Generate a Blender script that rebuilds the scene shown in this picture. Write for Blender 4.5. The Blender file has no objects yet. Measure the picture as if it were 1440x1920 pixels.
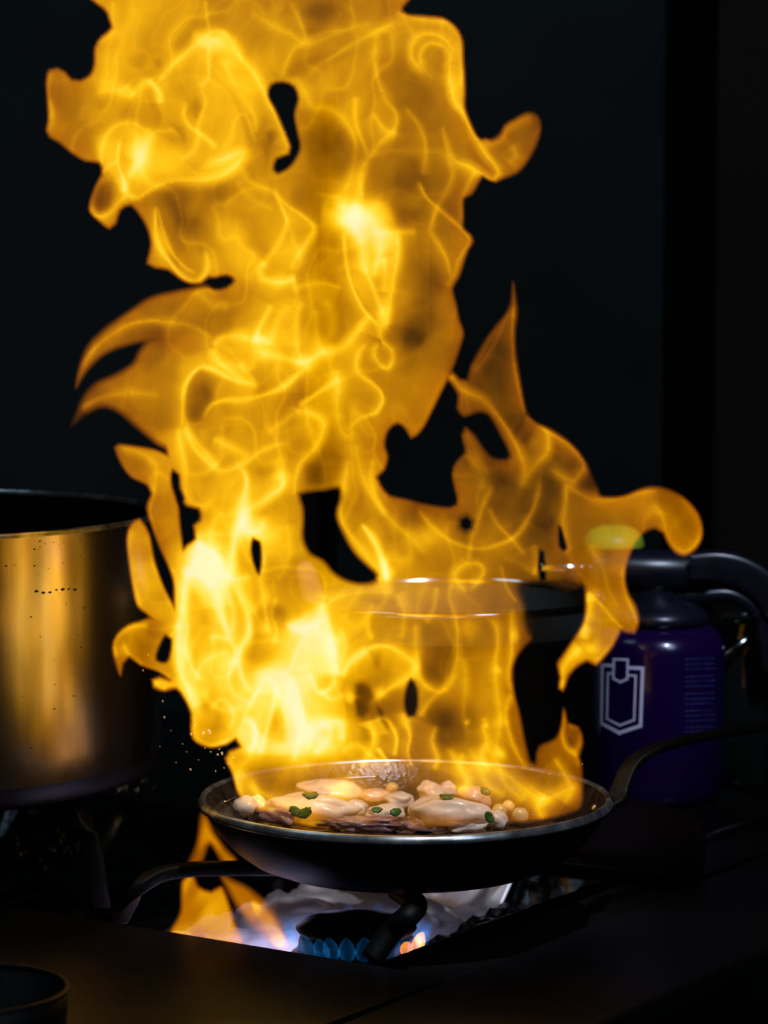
import bpy, bmesh, math, random
import numpy as np
from mathutils import Vector, Matrix, noise
random.seed(4)
sc = bpy.context.scene
COL = sc.collection
sc.view_settings.view_transform = 'Standard'
sc.view_settings.look = 'None'
sc.view_settings.exposure = 0.0
sc.view_settings.gamma = 1.0
sc.view_settings.use_curve_mapping = False
sc.cycles.transparent_max_bounces = 96
sc.cycles.max_bounces = 8
sc.cycles.use_denoising = True
# ---------------------------------------------------------------- camera
FPX = 5450.0; HCAM = 0.47; YCAM = -2.0; PIT = math.radians(5.31)
cam = bpy.data.cameras.new('camera'); co = bpy.data.objects.new('camera', cam); COL.objects.link(co)
co.location = (0, YCAM, HCAM); co.rotation_euler = (math.pi/2-PIT, 0, 0)
cam.sensor_fit = 'VERTICAL'; cam.sensor_height = 36; cam.sensor_width = 27
cam.lens = FPX/1920*36
cam.dof.use_dof = True; cam.dof.focus_distance = 1.93; cam.dof.aperture_fstop = 9
sc.camera = co
def ray(px, py):
    u = (px-720)/FPX; v = (960-py)/FPX
    return Vector((u, math.cos(PIT)+v*math.sin(PIT), -math.sin(PIT)+v*math.cos(PIT)))
def at(px, py, y):
    d = ray(px, py); t = (y-YCAM)/d.y
    return Vector((d.x*t, y, HCAM+d.z*t))
def atz(px, py, z):
    d = ray(px, py); t = (z-HCAM)/d.z
    return Vector((d.x*t, YCAM+d.y*t, z))
# ---------------------------------------------------------------- helpers
def mat(name, col, rough=.5, metal=0, spec=.5, noise_scale=0, noise_amt=.0, col2=None, bump=0, bump_scale=60, rough2=None, coat=0, trans=0, ior=1.45, sss=0, stretch=(1,1,1)):
    m = bpy.data.materials.new(name); m.use_nodes = True
    nt = m.node_tree; N = nt.nodes; L = nt.links
    b = N['Principled BSDF']
    b.inputs['Base Color'].default_value = (*col, 1)
    b.inputs['Roughness'].default_value = rough
    b.inputs['Metallic'].default_value = metal
    b.inputs['Specular IOR Level'].default_value = spec
    b.inputs['IOR'].default_value = ior
    b.inputs['Coat Weight'].default_value = coat
    b.inputs['Transmission Weight'].default_value = trans
    if sss:
        b.inputs['Subsurface Weight'].default_value = sss
        b.inputs['Subsurface Radius'].default_value = (.006, .004, .003)
        b.inputs['Subsurface Scale'].default_value = 1.0
    tc = N.new('ShaderNodeTexCoord'); mp = N.new('ShaderNodeMapping'); L.new(tc.outputs['Object'], mp.inputs[0])
    mp.inputs['Scale'].default_value = stretch
    nz = N.new('ShaderNodeTexNoise'); nz.inputs['Scale'].default_value = noise_scale or 20; nz.inputs['Detail'].default_value = 6
    L.new(mp.outputs[0], nz.inputs['Vector'])
    rp = N.new('ShaderNodeValToRGB'); L.new(nz.outputs['Fac'], rp.inputs[0])
    c2 = col2 or tuple(c*(1-noise_amt) for c in col)
    rp.color_ramp.elements[0].position = .35; rp.color_ramp.elements[1].position = .65
    rp.color_ramp.elements[0].color = (*c2, 1); rp.color_ramp.elements[1].color = (*col, 1)
    L.new(rp.outputs[0], b.inputs['Base Color'])
    if rough2 is not None:
        mr = N.new('ShaderNodeMapRange'); L.new(nz.outputs['Fac'], mr.inputs[0])
        mr.inputs[1].default_value = .3; mr.inputs[2].default_value = .7
        mr.inputs[3].default_value = rough2; mr.inputs[4].default_value = rough
        L.new(mr.outputs[0], b.inputs['Roughness'])
    if bump:
        n2 = N.new('ShaderNodeTexNoise'); n2.inputs['Scale'].default_value = bump_scale; n2.inputs['Detail'].default_value = 4
        L.new(mp.outputs[0], n2.inputs['Vector'])
        bp = N.new('ShaderNodeBump'); bp.inputs['Strength'].default_value = bump; bp.inputs['Distance'].default_value = .002
        L.new(n2.outputs['Fac'], bp.inputs['Height']); L.new(bp.outputs[0], b.inputs['Normal'])
    return m
def tag(o, label=None, cat=None, group=None, kind=None):
    if label: o['label'] = label
    if cat: o['category'] = cat
    if group: o['group'] = group
    if kind: o['kind'] = kind
    return o
def empty(name, loc=(0, 0, 0)):
    o = bpy.data.objects.new(name, None); COL.objects.link(o); o.location = loc; o.empty_display_size = .01
    return o
def link(name, bm, m, parent=None, smooth=True, recalc=True):
    if recalc: bmesh.ops.recalc_face_normals(bm, faces=bm.faces)
    me = bpy.data.meshes.new(name); bm.to_mesh(me); bm.free()
    if smooth:
        for p in me.polygons: p.use_smooth = True
    me.materials.append(m)
    o = bpy.data.objects.new(name, me); COL.objects.link(o)
    if parent:
        o.parent = parent; bpy.context.view_layer.update()
        w = Vector((0, 0, 0)); q = parent
        while q: w += q.location; q = q.parent
        me.transform(Matrix.Translation(-w))
    return o
def lathe(bm, prof, c=(0, 0, 0), n=96, M=None):
    rings = []
    for r, z in prof:
        if r < 1e-6: rings.append([bm.verts.new((c[0], c[1], c[2]+z))])
        else: rings.append([bm.verts.new((c[0]+r*math.cos(2*math.pi*k/n), c[1]+r*math.sin(2*math.pi*k/n), c[2]+z)) for k in range(n)])
    vs = [v for r in rings for v in r]
    for a, b in zip(rings[:-1], rings[1:]):
        if len(a) == 1 and len(b) == 1: continue
        for k in range(n):
            k2 = (k+1) % n
            if len(a) == 1: bm.faces.new((a[0], b[k], b[k2]))
            elif len(b) == 1: bm.faces.new((a[k], a[k2], b[0]))
            else: bm.faces.new((a[k], a[k2], b[k2], b[k]))
    if M is not None: bmesh.ops.transform(bm, matrix=M, verts=vs)
    return vs
def tube(bm, pts, r, n=10, cap=True, flat=None):
    """round tube, or a flat bar of half sizes flat=(w,h)"""
    pts = [Vector(p) for p in pts]; rings = []
    for i, p in enumerate(pts):
        d = (pts[min(i+1, len(pts)-1)]-pts[max(i-1, 0)]).normalized()
        up = Vector((0, 0, 1)) if abs(d.z) < .9 else Vector((0, 1, 0))
        s = d.cross(up).normalized(); u = s.cross(d).normalized()
        rr = r[i] if isinstance(r, (list, tuple)) else r
        ring = []
        for k in range(n):
            a = 2*math.pi*k/n+math.pi/n
            if flat:
                w, h = flat
                ca, sa = math.cos(a), math.sin(a)
                e = .35
                ring.append(bm.verts.new(p+s*(w*math.copysign(abs(ca)**e, ca))+u*(h*math.copysign(abs(sa)**e, sa))))
            else: ring.append(bm.verts.new(p+s*(rr*math.cos(a))+u*(rr*math.sin(a))))
        rings.append(ring)
    for a, b in zip(rings[:-1], rings[1:]):
        for k in range(n): bm.faces.new((a[k], a[(k+1) % n], b[(k+1) % n], b[k]))
    if cap:
        bm.faces.new(rings[0][::-1]); bm.faces.new(rings[-1])
def spline(pts, n=8):
    P_ = [Vector(p) for p in pts]; out = []
    for i in range(len(P_)-1):
        p0, p1, p2, p3 = P_[max(i-1, 0)], P_[i], P_[i+1], P_[min(i+2, len(P_)-1)]
        for k in range(n):
            t = k/n
            out.append(.5*((2*p1)+(-p0+p2)*t+(2*p0-5*p1+4*p2-p3)*t*t+(-p0+3*p1-3*p2+p3)*t**3))
    out.append(P_[-1]); return out
def prism(bm, poly, z0, z1, bev=0.0):
    """poly: world xy list (ccw)"""
    a = [bm.verts.new((x, y, z0)) for x, y in poly]; b = [bm.verts.new((x, y, z1)) for x, y in poly]
    n = len(a)
    bm.faces.new(a[::-1]); top = bm.faces.new(b)
    for i in range(n): bm.faces.new((a[i], a[(i+1) % n], b[(i+1) % n], b[i]))
    if bev:
        bmesh.ops.bevel(bm, geom=[e for e in top.edges], offset=bev, segments=4, affect='EDGES', profile=.5)
# the stove is turned about the vertical: e1 to the right front, e2 to the right back
E0 = Vector((.041, -.168, 0)); A1 = math.radians(-33.5)
e1 = Vector((math.cos(A1), math.sin(A1), 0)); e2 = Vector((-math.sin(A1), math.cos(A1), 0))
def st(a, b, z=0.0): return E0+e1*a+e2*b+Vector((0, 0, z))
def stxy(a, b): p = st(a, b); return (p.x, p.y)
# ---------------------------------------------------------------- flame field
# every flame sheet is described by its luminosity: outlines, folds (bright creases), hot spots and a smooth base
def P(s):
    a = np.array([float(v) for v in s.replace(',', ' ').split()])
    return a.reshape(-1, 2)

def crom(p, step=7.0, closed=False):
    n = len(p); out = []
    rng_ = range(n if closed else n - 1)
    for i in rng_:
        if closed:
            p0, p1, p2, p3 = p[(i-1) % n], p[i], p[(i+1) % n], p[(i+2) % n]
        else:
            p0, p1, p2, p3 = p[max(i-1, 0)], p[i], p[i+1], p[min(i+2, n-1)]
        m = max(1, int(np.hypot(*(p2-p1)) / step))
        for k in range(m):
            t = k / m
            out.append(0.5*((2*p1)+(-p0+p2)*t+(2*p0-5*p1+4*p2-p3)*t*t+(-p0+3*p1-3*p2+p3)*t**3))
    if not closed: out.append(p[-1])
    return np.array(out)

GS = 3.0
GX = np.arange(-12, 1452, GS); GY = np.arange(-24, 1836, GS)
XX, YY = np.meshgrid(GX, GY)

def dist_line(poly, X, Y, closed=False):
    """distance, side (+1 left) and parameter 0..1 to a polyline"""
    a = poly if closed else poly[:-1]
    b = np.roll(poly, -1, 0) if closed else poly[1:]
    D = np.full(X.shape, 1e9); S = np.zeros(X.shape); T = np.zeros(X.shape)
    n = len(a)
    for i in range(n):
        ax, ay = a[i]; dx, dy = b[i]-a[i]; L2 = dx*dx+dy*dy+1e-9
        t = np.clip(((X-ax)*dx+(Y-ay)*dy)/L2, 0, 1)
        ex = X-ax-t*dx; ey = Y-ay-t*dy; d = ex*ex+ey*ey
        m = d < D
        D = np.where(m, d, D)
        S = np.where(m, np.sign(dx*(Y-ay)-dy*(X-ax)), S)
        T = np.where(m, (i+t)/n, T)
    return np.sqrt(D), S, T

def inside(poly, X, Y):
    c = np.zeros(X.shape, bool); n = len(poly)
    for i in range(n):
        x1, y1 = poly[i]; x2, y2 = poly[(i+1) % n]
        if y1 == y2: continue
        k = ((y1 > Y) != (y2 > Y)) & (X < (x2-x1)*(Y-y1)/(y2-y1)+x1)
        c ^= k
    return c

def sdf(poly):
    poly = crom(poly, 9, True)
    m = 60
    x0, y0 = poly.min(0)-m; x1, y1 = poly.max(0)+m
    j0, j1 = np.searchsorted(GX, [x0, x1]); i0, i1 = np.searchsorted(GY, [y0, y1])
    R = np.full(XX.shape, -60.0)
    X = XX[i0:i1, j0:j1]; Y = YY[i0:i1, j0:j1]
    d, _, _ = dist_line(poly, X, Y, True)
    R[i0:i1, j0:j1] = np.where(inside(poly, X, Y), d, -d)
    return R

def vnoise(X, Y, sc, seed):
    r = np.random.RandomState(seed).rand(64, 64)
    x = X/sc; y = Y/sc
    xi = np.floor(x).astype(int); yi = np.floor(y).astype(int)
    fx = x-xi; fy = y-yi
    fx = fx*fx*fx*(fx*(fx*6-15)+10); fy = fy*fy*fy*(fy*(fy*6-15)+10)
    g = lambda a, b: r[b % 64, a % 64]
    return ((g(xi, yi)*(1-fx)+g(xi+1, yi)*fx)*(1-fy)+(g(xi, yi+1)*(1-fx)+g(xi+1, yi+1)*fx)*fy)*2-1

# outlines: (softness px, points)
OUTS = {
 'main': (7, '188,-40 200,25 208,52 190,68 177,90 176,120 168,140 150,150 135,148 122,134 108,127 92,130 86,150 88,190 90,225 86,245 92,258 110,268 135,288 160,303 185,306 190,325 178,350 168,380 168,398 185,415 205,430 218,420 226,395 245,386 262,405 276,430 282,460 275,495 290,503 315,507 335,522 355,532 378,532 392,520 410,528 425,520 450,530 430,560 400,590 380,640 330,690 320,740 318,790 312,840 318,880 335,930 350,950 372,955 374,975 362,985 366,1010 350,1022 332,1050 326,1100 326,1150 322,1220 326,1262 318,1274 300,1268 284,1274 287,1290 310,1297 330,1292 345,1310 358,1340 358,1375 368,1392 395,1402 425,1396 442,1386 450,1400 430,1408 422,1422 435,1450 447,1490 470,1512 520,1535 600,1552 700,1556 800,1552 900,1545 1000,1540 1070,1525 1092,1505 1092,1440 1086,1420 1093,1400 1092,1378 1084,1362 1066,1354 1057,1326 1052,1360 1040,1385 1010,1400 1003,1432 995,1428 985,1390 975,1340 965,1300 962,1255 972,1228 1000,1195 1030,1150 1060,1120 1090,1100 1085,1060 1062,1036 1050,1000 1040,940 1010,900 960,880 900,860 872,850 855,868 848,890 858,935 845,950 800,945 760,935 730,928 715,910 708,895 722,880 728,855 722,835 728,808 745,795 760,805 770,823 780,818 795,800 810,770 830,730 850,690 862,655 870,625 862,600 856,570 850,540 862,520 870,495 878,470 889,452 884,440 870,428 869,400 870,372 885,365 897,345 905,330 930,340 920,262 900,262 885,235 872,200 873,175 870,110 868,75 855,50 830,33 790,28 755,20 735,-40'),
 'flick': (8, '880,250 905,264 920,262 938,250 945,235 965,222 990,210 1008,216 1015,238 1007,270 990,302 970,325 945,335 930,341 905,330 880,310'),
 'hook_a': (10, '460,515 400,532 330,545 280,558 235,588 190,620 160,655 146,700 142,728 152,712 168,690 198,664 240,648 290,640 340,650 420,680 500,640'),
 'hook_b': (12, '300,628 262,655 250,680 215,702 180,718 160,738 145,768 132,800 160,778 190,764 220,772 250,797 275,817 305,838 360,850 420,760 400,650'),
 'ear': (6, '330,870 298,845 250,835 222,832 214,838 225,868 245,895 275,910 283,925 274,952 285,990 300,1030 318,1070 334,1120 350,1100 345,1040 338,980 335,930'),
 'leaf': (6, '244,985 252,976 262,972 280,1000 290,1050 308,1100 330,1145 338,1180 320,1200 300,1175 272,1150 258,1138 250,1110 242,1060 237,1010'),
 'curlet': (6, '290,1160 262,1164 238,1172 218,1190 210,1215 216,1245 226,1268 231,1245 242,1232 262,1247 295,1259 330,1275 335,1200'),
 'spire': (8, '838,706 848,696 862,710 876,712 882,688 905,645 930,610 950,585 958,560 962,528 968,560 971,590 967,620 968,660 976,710 986,765 1002,790 1035,805 1070,830 1095,860 1112,895 1124,926 1110,960 1080,1010 1000,1010 900,985 868,960 856,930 848,890 856,866 872,850 866,815 872,800 892,818 905,838 925,858 955,856 935,810 915,778 895,774 870,782 856,765 858,740'),
 'curl': (7, '1040,870 1090,905 1122,927 1140,931 1170,929 1205,915 1235,912 1270,924 1296,945 1313,970 1318,1000 1308,1026 1285,1043 1265,1036 1250,1016 1243,1000 1228,992 1207,1000 1190,1022 1178,1050 1172,1078 1178,1110 1193,1135 1199,1165 1190,1189 1174,1187 1165,1183 1150,1212 1130,1237 1118,1249 1100,1240 1085,1248 1068,1266 1056,1296 1047,1292 1050,1270 1044,1245 1055,1228 1078,1192 1094,1162 1096,1120 1085,1085 1050,1050 1020,1000'),
}
HOLES = [
 (5, '1047,985 1053,990 1064,1029 1056,1034 1048,1025'),
 (9, '975,1096 1010,1092 1060,1100 1094,1104 1090,1150 1080,1185 1055,1200 1010,1200 988,1180 982,1130'),
 (5, '1012,1030 1020,1034 1024,1087 1014,1090 1008,1060'),
 (6, '508,158 530,153 552,162 560,185 553,215 559,250 563,280 545,312 520,326 512,318 518,297 541,288 544,275 528,235 515,205 502,180'),
 (8, '560,925 575,921 610,917 636,913 640,935 632,965 645,1000 665,1035 690,1060 708,1077 706,1090 680,1096 650,1090 625,1075 605,1052 580,1038 567,1010 568,975 566,950'),
 (5, '474,1008 488,1015 491,1050 486,1078 476,1060 470,1030'),
 (6, '770,1272 782,1290 784,1320 778,1342 766,1345 758,1325 760,1295'),
 (10, '862,972 875,966 888,976 886,992 872,998 860,988'),
 (5, '324,880 336,890 338,915 346,935 336,950 326,925 320,900'),
 (6, '398,522 425,516 440,526 425,540 402,544 388,536'),
 (5, '322,1198 310,1190 296,1215 292,1238 312,1243 320,1225'),
]
# base luminosity control points x,y,v
BASE = '''
260,60,.62 330,40,.62 420,40,.60 500,40,.55 560,30,.42 600,20,.28 640,60,.45 590,110,.38 680,40,.5 720,130,.5 640,140,.58 760,60,.55
220,150,.65 130,200,.42 100,160,.4 95,230,.5 150,260,.42 200,210,.5 170,220,.4 300,120,.6 380,40,.6 420,150,.75 350,160,.6 460,150,.7 350,220,.5 410,230,.62 330,255,.42 380,250,.6 470,230,.55
510,250,.5 240,270,.7 210,290,.6 190,380,.35 200,400,.4 320,300,.75 400,310,.7 440,300,.7 330,370,.38 310,420,.42 350,420,.42 400,380,.42 440,400,.6 330,470,.5
390,470,.6 420,440,.68 480,440,.68 520,430,.7 470,500,.7 540,480,.75 470,340,.5 500,330,.6 560,440,.5 550,380,.4 530,350,.45 600,250,.35 620,270,.3 640,310,.35 600,330,.45 580,400,.42
690,200,.55 720,220,.6 750,140,.42 800,110,.42 820,160,.5 800,200,.45 850,150,.55 760,240,.42 820,260,.38 740,300,.4 760,330,.3 720,340,.42 790,320,.28 830,330,.32 860,270,.45 890,300,.45
620,400,.5 610,460,.4 600,500,.42 640,400,.8 700,400,.8 720,450,.9 690,500,.7 760,420,.4 780,480,.28 760,520,.25 830,420,.3 850,460,.42 820,520,.2 850,500,.35 790,560,.25
960,270,.30 990,250,.32 935,300,.28 
420,560,.42 480,560,.5 540,560,.6 600,560,.5 640,580,.42 680,560,.55 620,620,.42 750,560,.45 775,630,.14 800,600,.2 830,640,.32 840,580,.38 850,620,.4 770,680,.3 800,700,.4 760,730,.5 810,740,.42 740,770,.55 780,780,.45
250,570,.32 200,630,.30 300,570,.36 160,670,.28 360,570,.4 330,620,.25 290,625,.12 280,660,.3 220,715,.3 170,750,.25 260,740,.33 320,700,.42 350,650,.4 300,780,.3 145,790,.1 230,770,.28
400,600,.38 440,650,.6 400,660,.55 350,690,.5 380,740,.32 370,770,.35 420,730,.6 460,770,.6 420,800,.55 500,650,.65 520,700,.6 540,650,.6 580,640,.6 600,700,.45 585,720,.3 620,690,.6 660,700,.55 690,700,.5 700,740,.5
470,810,.7 440,830,.65 500,780,.6 560,780,.45 530,810,.6 580,820,.45 620,860,.22 600,890,.2 640,820,.35 680,780,.5 620,780,.42 660,840,.45 700,850,.42
330,830,.55 340,870,.5 370,880,.5 400,900,.6 430,920,.7 480,880,.5 490,920,.7 520,950,.55 540,900,.6 420,960,.6 540,1000,.5 510,1000,.65 470,1020,.7 400,1000,.6 380,960,.5 430,1010,.6
260,860,.4 290,900,.5 300,960,.55 310,1020,.55 325,1090,.6 262,1020,.6 270,1080,.65 300,1130,.6 250,1200,.3 270,1190,.28 225,1225,.28 320,1240,.55 300,1280,.5
660,900,.45 680,950,.42 660,990,.42 700,1000,.5 740,960,.3 780,960,.2 820,970,.3 840,1000,.4 780,1020,.55 730,1060,.6 800,1060,.45 760,1100,.5 700,1120,.5 850,1050,.42
930,660,.18 950,620,.22 920,690,.15 950,720,.18 960,760,.18 900,730,.26 930,770,.26 870,700,.3 880,755,.25 980,800,.12 970,850,.3 1010,840,.32 1050,850,.22 1080,870,.22 1100,900,.1 1030,880,.22 880,830,.35 900,860,.3 870,890,.35 890,920,.35 930,900,.25 960,930,.32 920,960,.25 1000,930,.2 1020,980,.12 1040,930,.22 980,980,.22 890,1010,.3 940,1000,.35
1080,960,.3 1120,970,.35 1160,960,.38 1200,950,.38 1240,940,.38 1285,970,.34 1290,1010,.36 1100,1010,.35 1150,1010,.38 1130,1060,.34 1150,1100,.36 1120,1090,.4 1180,1150,.42 1150,1150,.42 1110,1170,.55 1130,1200,.45 1095,1215,.6 1060,1245,.55 1080,1050,.35
900,1070,.38 950,1060,.36 1000,1060,.34 1040,1060,.32 1010,1020,.25 960,1100,.36 1000,1110,.12 1030,1110,.06 1060,1110,.05 880,1130,.34 920,1150,.34 970,1150,.35 1000,1160,.2 1040,1150,.12 1060,1160,.1
560,1060,.6 540,1080,.55 600,1090,.5 640,1120,.55 520,1100,.6 500,1130,.6 540,1140,.6 600,1150,.75 660,1160,.6 720,1160,.5 760,1170,.45 820,1160,.4
380,1050,1.2 400,1090,1.1 350,1100,.8 380,1150,.6 410,1160,.7 360,1200,.65 400,1220,.65 440,1180,.7 480,1220,.75 450,1260,.8 420,1300,.75 380,1310,.6 400,1350,.65 440,1350,.8 380,1370,.6
480,1280,1.1 520,1270,1.3 560,1230,.8 600,1210,1.3 590,1260,1.1 540,1320,1.2 500,1330,1.1 460,1320,.8 560,1370,1.1 520,1390,1.2 600,1320,.8 640,1290,.7 640,1340,.7 600,1400,1.0 470,1390,1.0 560,1420,.9
680,1250,.7 720,1240,.65 700,1280,.35 680,1310,.3 660,1330,.45 730,1270,.5 720,1330,.2 740,1350,.35 690,1380,.4 650,1400,.6 720,1390,.45 700,1420,.3 750,1400,.4 780,1380,.35
800,1230,.42 830,1230,.22 800,1200,.35 820,1260,.25 870,1250,.4 840,1320,.35 830,1350,.2 860,1370,.28 900,1300,.45 890,1220,.42 940,1250,.45 950,1330,.3 970,1380,.3 900,1380,.4 940,1410,.25 800,1400,.35
1010,1420,.2 1050,1420,.25 1075,1385,.15 1040,1450,.2 1000,1450,.28 1080,1450,.3 1075,1490,.3 1060,1510,.12 1000,1490,.3 960,1500,.22 900,1470,.3 850,1440,.35 820,1470,.2 780,1440,.3 920,1440,.35
450,1430,.45 460,1480,.35 500,1420,.7 540,1440,.6 500,1460,.35 600,1440,.45 640,1450,.35 600,1470,.25 560,1490,.32 700,1450,.2 720,1480,.15 620,1510,.32 560,1530,.3 500,1520,.25 640,1540,.1 700,1530,.03 760,1500,.08 850,1500,.03 800,1540,.25 850,1545,.25 900,1500,.04 940,1530,.05 980,1530,.1 1030,1530,.25
'''
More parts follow.
